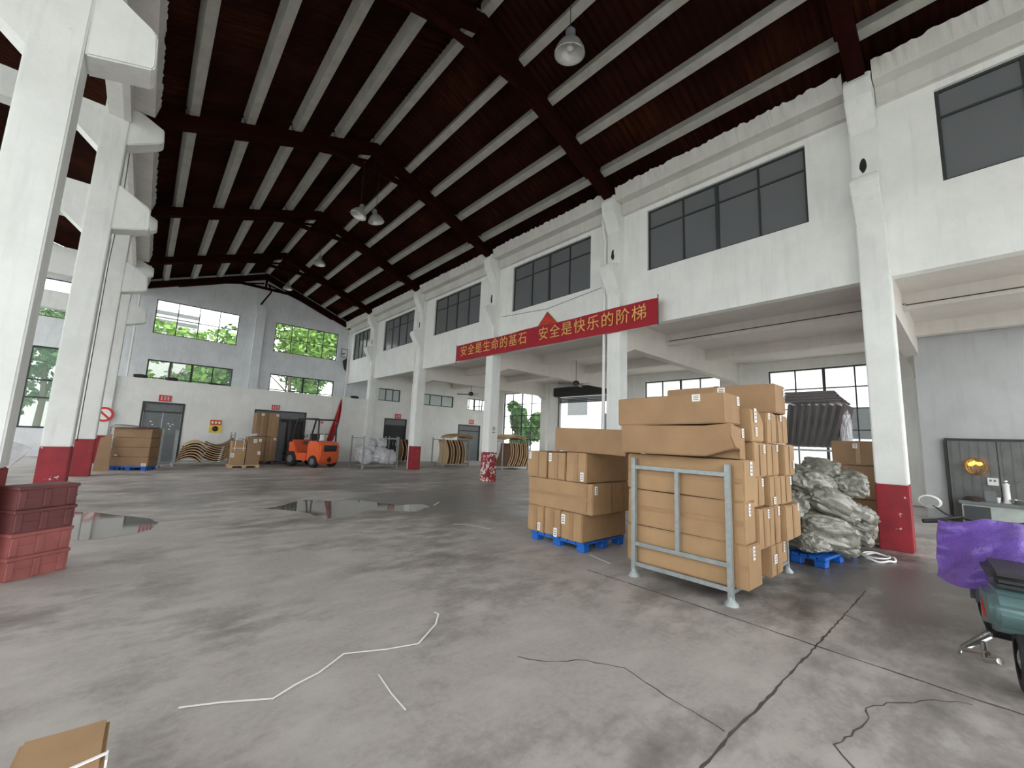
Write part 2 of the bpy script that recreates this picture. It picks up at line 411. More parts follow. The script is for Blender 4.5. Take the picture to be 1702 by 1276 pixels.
# partition with four doors, the aisle part glazed above
DO = [(-.09, 1.35, 0, 2.6), (4.06, 6.45, 0, 2.58), (10.83, 12.3, 0, 2.58), (16.2, 18.1, 0, 2.5)]
PWN = [(10.35, 11.75, 3.62, 4.36), (13.0, 15.7, 3.6, 4.34), (16.9, 18.9, 3.55, 4.36)]
pw = wallgrid('y', 23.62, 23.8, -1.0, 10.1, 0, 3.58, DO[:2]); wallgrid('y', 23.62, 23.8, 10.1, RX, 0, 5.22, DO[2:]+PWN, pw)
struct(pw.build('wall_partition', 'wall'))
for a, b, c, d in PWN: window('y', 23.72, a, b, c, d, even(a, b, 3), [], 'glassg', .05)
def door(i, label, mat, leafs=2, transom=True):
    a, b, _, h = DO[i]; e = bpy.data.objects.new('door_%d' % (i+1), None); COL.objects.link(e); struct(e); e.location = (a, 23.66, 0)
    W_ = b-a; f = MB(); t = .07
    f.box(0, t, -.06, .06, 0, h); f.box(W_-t, W_, -.06, .06, 0, h); f.box(t, W_-t, -.06, .06, h-t, h)
    zt = h-.42 if transom else h-t
    if transom: f.box(t, W_-t, -.05, .05, zt-.03, zt+.03)
    f.build('door_frame', 'frame', e)
    if transom: q = MB(); q.box(t, W_-t, .0, .02, zt+.03, h-t); q.build('transom_panel', 'grey', e)
    lw = (W_-2*t)/leafs
    for k in range(leafs):
        q = MB(); q.box(t+k*lw+.01, t+(k+1)*lw-.01, .0, .04, .02, zt-.03)
        q.box(t+k*lw+.12, t+(k+1)*lw-.12, -.012, 0, .25, zt*.45); q.box(t+k*lw+.12, t+(k+1)*lw-.12, -.012, 0, zt*.52, zt-.2)
        lf = q.build('door_leaf', mat, e)
        hd = MB(); hx = t+(k+1)*lw-.09 if k == 0 else t+k*lw+.09
        hd.tube([(hx, -.06, .95), (hx, -.06, 1.15)], .012); hd.box(hx-.015, hx+.015, -.06, 0, 1.0, 1.03); hd.build('door_handle', 'chrome', lf)
    return e
d1 = door(0, '', 'doorgrey'); door(1, '', 'shade_scrap'); door(2, '', 'black'); door(3, '', 'doorgrey')  # second and third get dark leaves standing in for the shade of open doorways
q = MB()
for x, z in ((.35, 1.75), (.42, 1.62), (.95, 1.68), (1.02, 1.58), (1.1, 1.66), (1.0, 1.45), (.3, 1.5)): q.box(x-.03, x+.03, -.016, -.013, z-.02, z+.02)
q.build('sticker', 'label', d1)

# right-hand upper facade with windows, side aisle shell
FW = [(-3.7, .02), (1.97, 5.69), (7.65, 11.32), (13.35, 16.96), (19.03, 22.56), (24.63, 27.2)]
fc = wallgrid('x', 9.9, 10.12, -4, GY, 4.85, 8.65, [(a, b, 6.38, 8.15) for a, b in FW]); fc.box(9.9, 10.1, -4, GY, 8.65, 9.0)
struct(fc.build('wall_right', 'wall'))
for i, (a, b) in enumerate(FW):
    m_ = (a+b)/2; window('x', 10.0, a, b, 6.38, 8.15, [a+(b-a)*.25, m_, a+(b-a)*.73], [7.62], 'glassd', .05, wide=m_)
RW = [(1.8, 5.5), (7.4, 11.15), (18.6, 22.3), (24.6, 27.4)]
rw = wallgrid('x', RX, RX+.25, -4, GY, 0, 8.6, [(a, b, .85, 4.82) for a, b in RW]+[(13.0, 17.0, 0, 4.85)]+[(19.0, 22.5, 6.4, 8.1), (24.7, 27.2, 6.4, 8.1)])
for y in FR: rw.box(RX-.3, RX, y-.2, y+.2, 0, 5.22)
struct(rw.build('wall_aisle_rear', 'wall'))
for a, b in RW: window('x', RX+.1, a, b, .85, 4.82, even(a, b, 4), [1.65, 2.44, 3.24, 4.03], 'glass', .05, wide=(a+b)/2)
for a, b in ((19.0, 22.5), (24.7, 27.2)): window('x', RX+.1, a, b, 6.4, 8.1, even(a, b, 4), [7.5], 'glass', .05)
gwl = MB(); gwl.box(15.9, 16.1, -4, .95, 0, 5.22); struct(gwl.build('wall_aisle_near', 'greywall'))
gws = MB(); gws.box(16.1, RX, .75, .95, 0, 5.22); struct(gws.build('wall_aisle_side', 'greywall'))
sl = MB(); sl.box(10.12, RX, -4, 23.8, 5.22, 5.4)
for x in (12.6, 15.6): sl.box(x-.13, x+.13, -4, 23.62, 4.86, 5.22)
struct(sl.build('ceiling_aisle', 'soffit'))
for y in FR[:4]:
    b = MB(); b.prism([(10.1, 5.22), (10.1, 4.2), (10.6, 4.4), (RX-.8, 4.4), (RX-.3, 4.15), (RX-.3, 5.22)], 'y', y-.15, y+.15); struct(b.build('trim_aisle_beam', 'soffit'))
LWY = [(-4.2, .7)]+[(y+.25, y+5.4) for y in FR[:4]]+[(24.0, 27.9)]
lw_ = wallgrid('x', -6.75, -6.5, -5, GY, 0, 10.7, [(a, b, .6, 5.5) for a, b in LWY]+[(a, b, 5.8, 9.6) for a, b in LWY])
struct(lw_.build('wall_left', 'wall'))
for a, b in LWY:
    window('x', -6.62, a, b, .6, 5.5, even(a, b, 4), [2.4, 3.9], 'glass', .05); window('x', -6.62, a, b, 5.8, 9.6, even(a, b, 4), [7.7], 'glass', .05)
sw = wallgrid('y', -5.2, -5, -6.75, RX+.25, 0, 10.8, [(-6, 15.5, 0, 5.3)]); struct(sw.build('wall_near_added', 'wall'))  # unseen wall added behind the camera, its lintel cuts daylight on the upper facade
# ledges and rough-edged gutters under the eaves, one per bay
ys = [-4, *FR, GY]
def gutter(x0, x1, x2, ya, yb):
    m = MB(); s_ = 1 if x1 > x0 else -1
    m.box(min(x0, x0-.15*-s_ if False else x0), max(x0, x0+.12*s_), ya, yb, 8.28, 8.62) if s_ > 0 else m.box(x0-.12, x0, ya, yb, 8.28, 8.62)
    n = int((yb-ya)/.07); A = []
    for i in range(n+1):
        y = ya+(yb-ya)*i/n; j = random.uniform(-.025, .035); xt = x2+random.uniform(-.02, .02)
        A.append([m.bm.verts.new(c) for c in ((x0, y, 8.62), (x1, y, 8.62), (xt, y, 8.98+j), (x0, y, 8.98))])
    for P, Q in zip(A, A[1:]):
        for k in range(4): m.bm.faces.new((P[k], P[(k+1) % 4], Q[(k+1) % 4], Q[k]))
    m.bm.faces.new(A[0]); m.bm.faces.new(A[-1][::-1])
    return m
for a, b in zip(ys, ys[1:]):
    struct(gutter(9.9, 9.5, 9.42, a+.22, b-.22 if b < GY else b).build('trim_eave_gutter', 'gutter'))
    if a > 0: struct(gutter(-1.1, -.62, -.55, a+.22, b-.22 if b < GY else b).build('trim_left_eave_gutter', 'gutter'))
lb = MB(); lb.box(-1.35, -1.1, 1, GY, 8.3, 9.0); struct(lb.build('trim_left_eave_beam', 'wall'))

# ------------------------------------------------------------ columns
def column(x0, y, side, label, redmat='red', worn=False):
    t = thing('concrete_column', label, 'column', (x0, y, 0), 0, 'right row of columns' if side > 0 else 'left row of columns')
    h = .21; wd = .42*side
    a, b = min(0, wd), max(0, wd)
    m = MB(); m.box(a, b, -h, h, 1.1, 8.75); m.bevel(.018); m.build('shaft', 'column', t)
    m = MB(); m.box(a-.004, b+.004, -h-.004, h+.004, 0, 1.1); m.bevel(.015); m.build('painted_base', redmat, t)
    d = -side
    if side > 0: cp = [(0, 5.85), (-.4, 6.5), (-.41, 6.62), (-.36, 6.7), (0, 6.79)]; cc = [(0, 7.75), (-.33, 8.3), (-.36, 8.62), (-.28, 8.8), (0, 8.86)]
    else: cp = [(0, 5.76), (.58, 5.95), (.6, 6.02), (.57, 6.42), (.52, 6.48), (0, 6.8)]; cc = [(0, 7.73), (.55, 8.08), (.6, 8.15), (.58, 8.42), (0, 8.72)]
    for nm, pl in (('corbel', cp), ('capital', cc)):
        m = MB(); m.prism(pl, 'y', -h+.005, h-.005); m.bevel(.02); m.jitter(.012, 9, y); m.build(nm, 'column', t)
    if side > 0:
        m = MB(); m.lathe([(.045, -.004), (.05, .0), (.03, .004)], 14, Matrix.Translation((-.003, .03, 7.08)) @ Matrix.Rotation(PI/2, 4, 'Y') @ Matrix.Scale(3.6 if y > 2 else 3.0, 4, (1, 0, 0))); m.jitter(.02, 11, y); m.build('bolt_hole', 'rubber', t)
    return t
RL = ['white concrete column with red base beside the purple scooter, nearest on the right', 'white concrete column behind the cardboard stacks, under the right end of the red banner',
      'white concrete column with badly peeling red base, under the left end of the red banner', 'white concrete column with bright red base, between the white bag rack and leaning boards',
      'farthest right column, half sunk in the white partition wall']
for i, y in enumerate(FR): column(9.7, y, 1, RL[i], 'redworn' if i == 2 else 'red')
LLb = ['huge nearest left column behind the red crates', 'left column with scratched red base, between the near left column and the cardboard pallet', 'third left column with red base, partly hidden behind the scratched one', 'farthest left column standing against the white partition']
for i, y in enumerate(FR[1:]):
    column(-1.0, y, -1, LLb[i])
    for z0, z1, nm in ((5.95, 6.6, 'trim_left_aisle_beam'), (7.85, 8.45, 'trim_left_aisle_roof_beam')):
        b = MB(); b.prism([(-1.4, z1), (-1.4, z0-.38), (-1.8, z0), (-6.5, z0), (-6.5, z1)], 'y', y-.18, y+.18); struct(b.build(nm, 'column'))

# ------------------------------------------------------------ purlins and trusses
PX = [.05, 1.19, 2.31, 3.44, 4.58, 5.70, 6.72, 7.86, 8.96]
BAY = ['nearest bay', 'second bay from here', 'third bay from here', 'fourth bay from here', 'fifth bay from here', 'bay at the gable']
for k, (a, b) in enumerate(zip(ys, ys[1:])):
    for i, x in enumerate(PX):
        if k == 0 and i < 7: continue
        m = MB(); s_ = 0 if i == 4 else (SL if i < 4 else -SL); sh = Matrix.Rotation(-math.atan(s_), 4, 'Y')
        m.box(-.1, .1, -(b-a)/2+.06, (b-a)/2-.06, -.03, .24); m.bevel(.008, 1)
        o = m.build('roof_purlin', 'purlin', None, loc=(x, (a+b)/2, zr(x)), rot=(0, -math.atan(s_), 0))
        tag(o, 'grey concrete roof purlin, %s from the left eave, in the %s' % (ORD[i], BAY[k]), 'purlin', 'roof purlins')
TL = ['nearest dark red roof truss, over the scooter column', 'second dark red roof truss from the camera', 'dark red roof truss that carries the paired lamps', 'fourth dark red roof truss from the camera', 'fifth dark red roof truss, above the partition wall', 'dark roof truss against the far gable wall']
for k, y in enumerate(FR+[GY-.35]):
    t = thing('roof_truss', TL[k], 'roof truss', (AX, y, 8.9), 0, 'dark red roof trusses')
    for s_ in (-1, 1):
        m = MB(); L = 5.35
        m.prism([(0, AZ-8.9-.02), (0, AZ-8.9-.34), (s_*L, AZ-8.9-.34-SL*L), (s_*L, AZ-8.9-.02-SL*L)], 'y', -.13, .13); m.build('top_chord', 'truss', t)
        m = MB(); m.tube([(s_*1.95, .12, AZ-8.9-.36-SL*1.9), (s_*4.0, .12, AZ-8.9-.34-SL*4.0)], .05, 6)
        m.tube([(s_*1.95, .12, AZ-8.9-.36-SL*1.9), (s_*.1, .12, AZ-8.9-.6)], .05, 6); m.build('lower_brace', 'truss', t)
    m = MB(); m.box(-1.95, 1.95, -.06, .06, 1.06, 1.2); m.build('collar_tie', 'truss', t)
    m = MB(); m.box(-.05, .05, -.05, .05, 1.2, 1.75); m.build('king_post', 'truss', t)
st = MB(); st.tube([(4.75, GY-.3, 10.3), (4.9, GY-.24, 9.9), (4.45, GY-.2, 9.02)], .05, 6)
tag(st.build('roof_strut', 'truss'), 'dark diagonal strut above the pilaster of the far gable wall', 'strut')

# ------------------------------------------------------------ lamps and fans
def lamp(x, y, z, ztop, label, rx=0., ry=0., k=1.):
    t = thing('pendant_lamp', label, 'lamp', (x, y, z), 0, 'bell-shaped hall lamps')
    R_ = Matrix.Rotation(rx, 4, 'X') @ Matrix.Rotation(ry, 4, 'Y') @ Matrix.Scale(k, 4)
    m = MB(); m.lathe([(.30, -.22), (.31, -.21), (.29, -.12), (.22, .0), (.12, .1), (.11, .1), (.21, -.01), (.275, -.13), (.295, -.2)], 32, R_, cap=False); m.build('lamp_shade', 'lamp', t, True)
    m = MB(); m.lathe([(.09, .06), (.1, .1), (.1, .26), (.06, .3), (.02, .34)], 20, R_); m.build('lamp_cap', 'grey', t, True)
    m = MB(); m.lathe([(.02, -.13), (.07, -.1), (.08, -.04), (.05, .06)], 16, R_); m.build('bulb', 'white', t, True)
    m = MB(); m.tube([(0, 0, .3*k), (0, 0, ztop-z)], .008, 6); m.build('hanging_rod', 'black', t)
lamp(5.5, 4.85, 9.55, 10.75, 'large bell lamp hanging nearest the camera, high at top centre', .12, -.1)
lamp(4.27, 12.27, 8.47, 9.98, 'left lamp of the pair hanging from the roof truss', .1, .25, .8); lamp(4.78, 12.3, 8.5, 9.98, 'right lamp of the pair hanging from the roof truss', 0, -.25, .8)
lamp(4.8, 18.05, 8.8, 9.96, 'small lamp hanging farther down the hall beyond the pair', k=.75); lamp(4.9, 23.8, 9.2, 9.96, 'farthest hanging lamp, close to the far gable', k=.75)
def fan(x, y, z, ztop, label):
    t = thing('ceiling_fan', label, 'ceiling fan', (x, y, z), .4, 'ceiling fans under the side aisle')
    m = MB(); m.lathe([(.03, .16), (.11, .12), (.14, .04), (.12, -.04), (.05, -.07)], 20); m.build('motor', 'black', t, True)
    m = MB(); m.tube([(0, 0, .14), (0, 0, ztop-z)], .014, 8); m.lathe([(.05, ztop-z-.1), (.07, ztop-z)], 14); m.build('down_rod', 'grey', t)
    for k in range(3):
        m = MB(); m.box(.12, .75, -.07, .07, -.008, .008, Matrix.Rotation(k*2*PI/3, 4, 'Z') @ Matrix.Rotation(.18, 4, 'X')); m.build('fan_blade', 'dgrey', t)
fan(12.9, 10.6, 3.92, 5.22, 'dark ceiling fan hanging in front of the roller shutter'); fan(13.2, 18.2, 3.95, 5.22, 'ceiling fan farther back, left of the peeling column')

# ------------------------------------------------------------ banner and signs
bn = MB()
def bf(u, v, o):
    y = 14.5-u*9.26; lo = 4.80-.08*u; hi = 5.46-.03*u
    return (9.64-o+.012*math.sin(u*23)+.008*math.sin(u*61+v*3), y, lo+(hi-lo)*v+.015*math.sin(u*PI*5)*v)
bn.grid(bf, 90, 4, .006); bo = bn.build('slogan_banner', 'redcloth', None, True)
tag(bo, 'long red cloth banner with gold Chinese slogan across the white facade', 'banner')
for k, ch in enumerate('安全是生命的基石 安全是快乐的阶梯'):
    if ch != ' ': text(ch, .47, 'gold', bo, face_mx((9.612, 13.93-k*.5094, 5.15-.012*k/4)), 'character', .003)
for y in (14.5, 5.24):
    m = MB(); m.tube([(9.64, y, 4.7), (9.64, y, 5.52)], .015, 6); m.build('banner_stick', 'dgrey', bo)
fu = thing('diamond_ornament', 'red and gold diamond paper ornament peeking above the red banner', 'decoration', (9.86, 9.42, 5.42))
m = MB(); m.box(-.012, .012, -.4, .4, -.4, .4, Matrix.Rotation(PI/4, 4, 'X')); m.build('gold_border', 'goldm', fu)
m = MB(); m.box(-.018, -.011, -.35, .35, -.35, .35, Matrix.Rotation(PI/4, 4, 'X')); m.build('red_panel', 'signred', fu)
text('福', .42, 'goldm', fu, face_mx((-.024, 0, -.02)), 'character')
def sign(x, z, wd, hh, label, y=23.6, marks=3):
    t = thing('door_sign', label, 'sign', (x, y, z))
    m = MB(); m.box(-wd/2, wd/2, -.012, .012, -hh/2, hh/2); m.build('sign_plate', 'signred', t)
    m = MB()
    for k in range(marks):
        cx = (k-(marks-1)/2)*wd*.27
        for dz in (-.06, 0, .06): m.box(cx-wd*.09, cx+wd*.09, -.016, -.012, dz*hh/.26-.012, dz*hh/.26+.012)
        m.box(cx-.012, cx+.012, -.016, -.012, -hh*.3, hh*.3)
    m.build('white_marks', 'signwhite', t)
sign(.62, 2.78, .42, .27, 'small red sign above the grey double door on the far left'); sign(4.96, 2.74, .36, .24, 'small red sign above the doorway behind the tall cartons')
sign(11.68, 2.74, .4, .27, 'small red sign above the dark doorway right of the white bags'); sign(17.3, 2.72, .4, .3, 'small red sign above the aisle door, left of the peeling column')
t = thing('wall_poster', 'yellow safety poster with red heading on the white partition above the curved boards', 'poster', (2.56, 23.6, 1.66))
m = MB(); m.box(-.23, .23, -.01, .01, -.3, .3); m.build('poster_sheet', 'yellow', t)
m = MB(); m.box(-.21, .21, -.015, -.01, .06, .28); m.build('red_heading', 'signred', t)
m = MB(); [m.box(-.17+k*.13, -.09+k*.13, -.019, -.015, .12, .22) for k in range(3)]; m.build('white_marks', 'signwhite', t)
m = MB(); m.lathe([(.12, -.02), (.12, 0), (.05, .03)], 20, Matrix.Translation((0, -.01, -.12)) @ Matrix.Rotation(PI/2, 4, 'X')); m.build('round_emblem', 'black', t)
t = thing('no_smoking_sign', 'round red and white prohibition sign on the far left column', 'sign', (-1.2, 23.47, 1.95))
m = MB(); m.lathe([(.3, 0), (.3, .012)], 28, Matrix.Rotation(PI/2, 4, 'X')); m.build('sign_disc', 'signwhite', t)
m = MB(); m.lathe([(.3, .012), (.3, .022), (.22, .022), (.22, .012)], 28, Matrix.Rotation(PI/2, 4, 'X'), cap=False)
m.box(-.24, .24, -.021, -.013, -.035, .035, Matrix.Rotation(PI/4, 4, 'Y')); m.build('red_ring', 'signred', t)
t = thing('column_notice', 'small round black and red notice stuck on the peeling column', 'sign', (9.9, 12.085, 1.95))
m = MB(); m.box(-.1, .1, -.006, .004, -.16, .12); m.build('notice_sheet', 'signwhite', t)
m = MB(); m.lathe([(.075, .006), (.075, .01), (.05, .01), (.05, .006)], 20, Matrix.Translation((0, 0, .03)) @ Matrix.Rotation(PI/2, 4, 'X'), cap=False); m.box(-.015, .03, -.01, -.006, .0, .06); m.box(-.07, .07, -.01, -.006, -.13, -.08); m.build('notice_print', 'labelink', t)

# ------------------------------------------------------------ cartons
def carton(label, x0, x1, y0, y1, z0, z1, rz=0., mat='card', stickers=(), tape='y', group=None, bulge=.006, tilt=(0, 0), shape=None, name='cardboard_box'):
    cx, cy = (x0+x1)/2, (y0+y1)/2; a, b, h = (x1-x0)/2, (y1-y0)/2, z1-z0
    m = MB(); m.box(-a, a, -b, b, 0, h); m.bevel(.012, 2)
    bmesh.ops.subdivide_edges(m.bm, edges=[e for e in m.bm.edges if e.calc_length() > .15], cuts=4, use_grid_fill=True)
    m.jitter(bulge, 3.1, cx*3+cy+z0*5)
    if shape: shape(m, a, b, h)
    o = m.build(name, mat, None, True, loc=(cx, cy, z0), rot=(tilt[0], tilt[1], rz)); tag(o, label, 'box', group)
    e = .009
    t = MB()
    if tape == 'y': t.box(-.035, .035, -b-e, -b-e+.006, h*.0+.02, h-.02) if h > .3 else None; t.box(-.03, .03, -b-e, b+e, h+.002, h+.006)
    elif tape == 'x': t.box(-a-e, -a-e+.006, -.035, .035, .02, h-.02); t.box(-a-e, a+e, -.03, .03, h+.002, h+.006)
    elif tape == 'side':            # horizontal seam and end bands on a long side that faces -X
        t.box(-a-e, -a-e+.006, -b+.02, b-.02, h*.5-.025, h*.5+.025); t.box(-a-e-.001, -a-e+.005, -b+.1, -b+.16, .02, h-.02)
    if len(t.bm.verts): t.build('packing_tape', 'tape', o)
    else: t.bm.free()
    for fc_, u, v, wd, hh in stickers:        # u, v as fractions of the face
        s_ = MB(); k = MB()
        if fc_ == '-y':
            x = -a+2*a*u; z = h*v; s_.box(x-wd/2, x+wd/2, -b-e-.004, -b-e+.004, z-hh/2, z+hh/2)
            for q in range(3): k.box(x-wd*.32, x+wd*.3, -b-e-.0055, -b-e-.004, z-hh*.3+q*hh*.25, z-hh*.3+q*hh*.25+hh*.1)
        elif fc_ == '-x':
            y = b-2*b*u; z = h*v; s_.box(-a-e-.004, -a-e+.004, y-wd/2, y+wd/2, z-hh/2, z+hh/2)
            for q in range(3): k.box(-a-e-.0055, -a-e-.004, y-wd*.32, y+wd*.3, z-hh*.3+q*hh*.25, z-hh*.3+q*hh*.25+hh*.1)
        l_ = s_.build('paper_label', 'label', o); k.build('label_print', 'labelink', l_)
    return o
G1 = 'cartons stacked in the front steel rack'
def crush(m, a, b, h):
    for v in m.bm.verts:
        if v.co.y < -b+.3 and v.co.z < h*.6 and v.co.x < 0: k = (1-(v.co.y+b)/.3)*(1-v.co.z/(h*.6)); v.co.z += .1*k; v.co.x += .12*k
        if v.co.y < -b+.02: v.co.z -= .03*(v.co.x/a)
def dome(m, a, b, h):
    for v in m.bm.verts:
        if v.co.x > 0 and v.co.z > h*.5: v.co.z -= .16*(v.co.x/a)**2*((v.co.z-h*.5)/(h*.5))
UR = ('-y', .72, .8, .05, .1)
for lab, x0, x1, y0, y1, z0, z1, st_, tp in [
    ('long carton at the bottom front of the rack stack, resting on the base rail', 4.80, 5.18, 1.63, 3.05, .16, .60, [('-y', .35, .82, .045, .14)], 'side'),
    ('bottom carton second from the front, set back in the rack stack', 5.20, 5.51, 1.76, 3.0, .16, .51, [('-y', .8, .85, .045, .1)], 'y'),
    ('bottom carton with a square label low on its end, third in the rack', 5.53, 5.94, 1.64, 2.95, .16, .51, [('-y', .3, .55, .09, .1)], 'y'),
    ('bottom rear carton of the rack stack beside the back post', 5.97, 6.56, 1.76, 3.0, .16, .51, [('-y', .75, .6, .04, .14)], 'y'),
    ('front carton in the second layer of the rack stack', 4.81, 5.12, 1.66, 3.05, .605, 1.035, [('-y', .4, .82, .045, .13)], 'side'),
    ('narrow second-layer carton with label top right, behind the front one', 5.14, 5.50, 1.63, 2.95, .515, .945, [('-y', .82, .85, .045, .1)], 'y'),
    ('second-layer carton third from the front in the rack stack', 5.51, 5.89, 1.63, 2.95, .515, .94, [('-y', .8, .86, .045, .1)], 'y'),
    ('second-layer rear carton of the rack stack, sticking out furthest', 5.92, 6.53, 1.58, 2.9, .515, .93, [('-y', .82, .9, .04, .09)], 'y'),
    ('front carton of the third layer, level with the rack top', 4.80, 5.15, 1.65, 3.05, 1.045, 1.48, [('-y', .55, .8, .055, .15)], 'side'),
    ('narrow third-layer carton behind the front one in the rack', 5.18, 5.55, 1.69, 3.0, .95, 1.285, [('-y', .8, .8, .05, .09)], 'y'),
    ('third-layer carton with a label low down on its end', 5.58, 5.98, 1.64, 2.95, .945, 1.285, [('-y', .35, .18, .07, .08)], 'y'),
    ('third-layer rear carton with label at its upper right edge', 6.0, 6.45, 1.64, 2.95, .935, 1.285, [('-y', .85, .8, .05, .1)], 'y'),
    ('fourth-layer carton just behind the crushed top boxes', 5.16, 5.57, 1.66, 3.0, 1.29, 1.68, [('-y', .78, .82, .05, .1)], 'y'),
    ('fourth-layer middle carton in the rack stack', 5.62, 6.05, 1.67, 3.0, 1.29, 1.675, [('-y', .85, .88, .05, .08)], 'y'),
    ('fourth-layer rear carton at the right edge of the stack', 6.12, 6.56, 1.62, 3.0, 1.29, 1.68, [('-y', .8, .35, .05, .1)], 'y'),
    ('fifth-layer carton under the big topmost box', 5.69, 6.06, 1.68, 3.0, 1.69, 2.06, [('-y', .2, .88, .06, .08)], 'y'),
    ('fifth-layer rear carton with bent top, beside the dark wrapped boards', 6.13, 6.54, 1.68, 3.0, 1.69, 2.06, [('-y', .25, .88, .06, .08)], 'y'),
    ]: carton(lab, x0, x1, y0, y1, z0, z1, 0, 'card', st_, tp, G1, tilt=(random.uniform(-.006, .006), 0))
carton('large carton at the very top back of the rack stack', 6.0, 6.42, 1.66, 3.12, 2.075, 2.46, 0, 'card2', [('-y', .8, .75, .05, .1), ('-x', .55, .82, .1, .1)], 'x', G1)
carton('carton with rounded shoulder, squeezed behind the two long top boxes', 5.10, 5.5, 1.66, 2.98, 1.69, 2.06, 0, 'card', [('-y', .3, .8, .06, .16), ('-y', .35, .3, .05, .1)], '', G1, shape=dome)
carton('long crushed carton lying directly on top of the front steel rack', 4.62, 5.02, 1.70, 3.04, 1.50, 1.84, 0, 'card2', [('-y', .78, .8, .05, .1)], '', G1, shape=crush)
carton('long carton on top of the crushed one, highest at the rack front', 4.62, 5.08, 1.76, 3.08, 1.852, 2.19, 0, 'card2', [('-y', .85, .8, .06, .1), ('-x', .78, .86, .09, .08)], '', G1, tilt=(-.02, 0))
G2 = 'cartons stacked on the blue pallet'
for lab, x0, x1, y0, y1, z0, z1, st_, tp in [
    ('bottom left carton on the blue pallet', 4.95, 6.08, 4.68, 5.04, .15, .555, [('-x', .75, .22, .06, .12)], 'x'),
    ('bottom middle carton on the blue pallet, label at its lower corner', 4.95, 6.08, 4.32, 4.665, .15, .555, [('-x', .72, .15, .07, .13)], 'x'),
    ('bottom right carton on the blue pallet', 4.94, 6.08, 3.9, 4.30, .15, .55, [('-x', .12, .72, .07, .14)], 'x'),
    ('long carton lying across the second layer of the blue pallet stack', 4.95, 5.42, 3.72, 5.04, .56, 1.0, [('-y', .15, .8, .06, .12)], 'side'),
    ('second-layer carton behind the long one on the blue pallet', 5.44, 6.05, 3.74, 5.04, .56, 1.0, [('-y', .85, .25, .06, .12)], 'y'),
    ('third-layer left carton on the blue pallet stack, label top left', 4.93, 6.05, 4.63, 5.06, 1.01, 1.43, [('-x', .15, .82, .05, .11)], 'x'),
    ('third-layer middle carton, slightly turned, on the blue pallet stack', 4.93, 6.05, 4.235, 4.60, 1.01, 1.42, [('-x', .15, .82, .06, .13)], 'x'),
    ('third-layer right carton with label low on its end, blue pallet stack', 4.92, 6.05, 3.82, 4.21, 1.01, 1.44, [('-x', .82, .2, .06, .13)], 'x'),
    ]: carton(lab, x0, x1, y0, y1, z0, z1, 0, 'card', st_, tp, G2)
carton('single long carton on top of the blue pallet stack', 4.97, 5.37, 3.2, 4.5, 1.45, 1.81, .015, 'card2', [], '', G2, tilt=(.02, 0))
def pallet(label, x, y, wx, wy, rz=0., mat='blue', h=.14):
    t = thing('pallet', label, 'pallet', (x, y, 0), rz)
    m = MB()
    n = 7
    for k in range(n): m.box(-wx/2, wx/2, -wy/2+k*wy/n+.01, -wy/2+(k+1)*wy/n-.01, h-.035, h)
    for k in (-1, 0, 1): m.box(k*(wx/2-.07)-.06, k*(wx/2-.07)+.06, -wy/2, wy/2, h-.05, h-.036)
    m.build('deck', mat, t)
    for i in (-1, 0, 1):
        for j in (-1, 0, 1):
            m = MB(); cx, cy = i*(wx/2-.08), j*(wy/2-.08); m.box(cx-.07, cx+.07, cy-.07, cy+.07, 0, h-.051); m.bevel(.01, 1); m.build('foot', mat, t)
    return t
pallet('blue plastic pallet under the carton stack left of the steel rack', 5.52, 4.45, 1.05, 1.1)
def rack(label, x, y, wx, wy, hh, rz=0., mid=True, ends=True, name='steel_rack', tiers=1):
    t = thing(name, label, 'rack', (x, y, 0), rz, None)
    s_ = .026
    for i in (-1, 1):
        for j in (-1, 1):
            m = MB(); cx, cy = i*wx/2, j*wy/2; m.box(cx-s_, cx+s_, cy-s_, cy+s_, .03, hh); m.build('post', 'galv', t)
            m = MB(); m.lathe([(.075, 0), (.07, .02), (.035, .055), (.03, .09)], 14, Matrix.Translation((cx, cy, 0))); m.build('foot_cup', 'galv', t, True)
        for z in ((.15, hh-.11, .39) if mid else (.15, hh-.11)): m = MB(); m.box(i*wx/2-.018, i*wx/2+.018, -wy/2+s_, wy/2-s_, z-.022, z+.022); m.build('end_rail', 'galv', t)
        if mid: m = MB(); m.box(i*wx/2-.022, i*wx/2+.022, -.022, .022, .412, hh-.132); m.build('mid_post', 'galv', t)
    for j in (-1, 1):
        m = MB(); m.box(-wx/2+s_, wx/2-s_, j*wy/2-.02, j*wy/2+.02, .11, .15); m.build('base_rail', 'galv', t)
    return t
rack('grey steel stacking rack holding the big carton stack in front', 5.69, 2.355, 1.90, 1.13, 1.43)

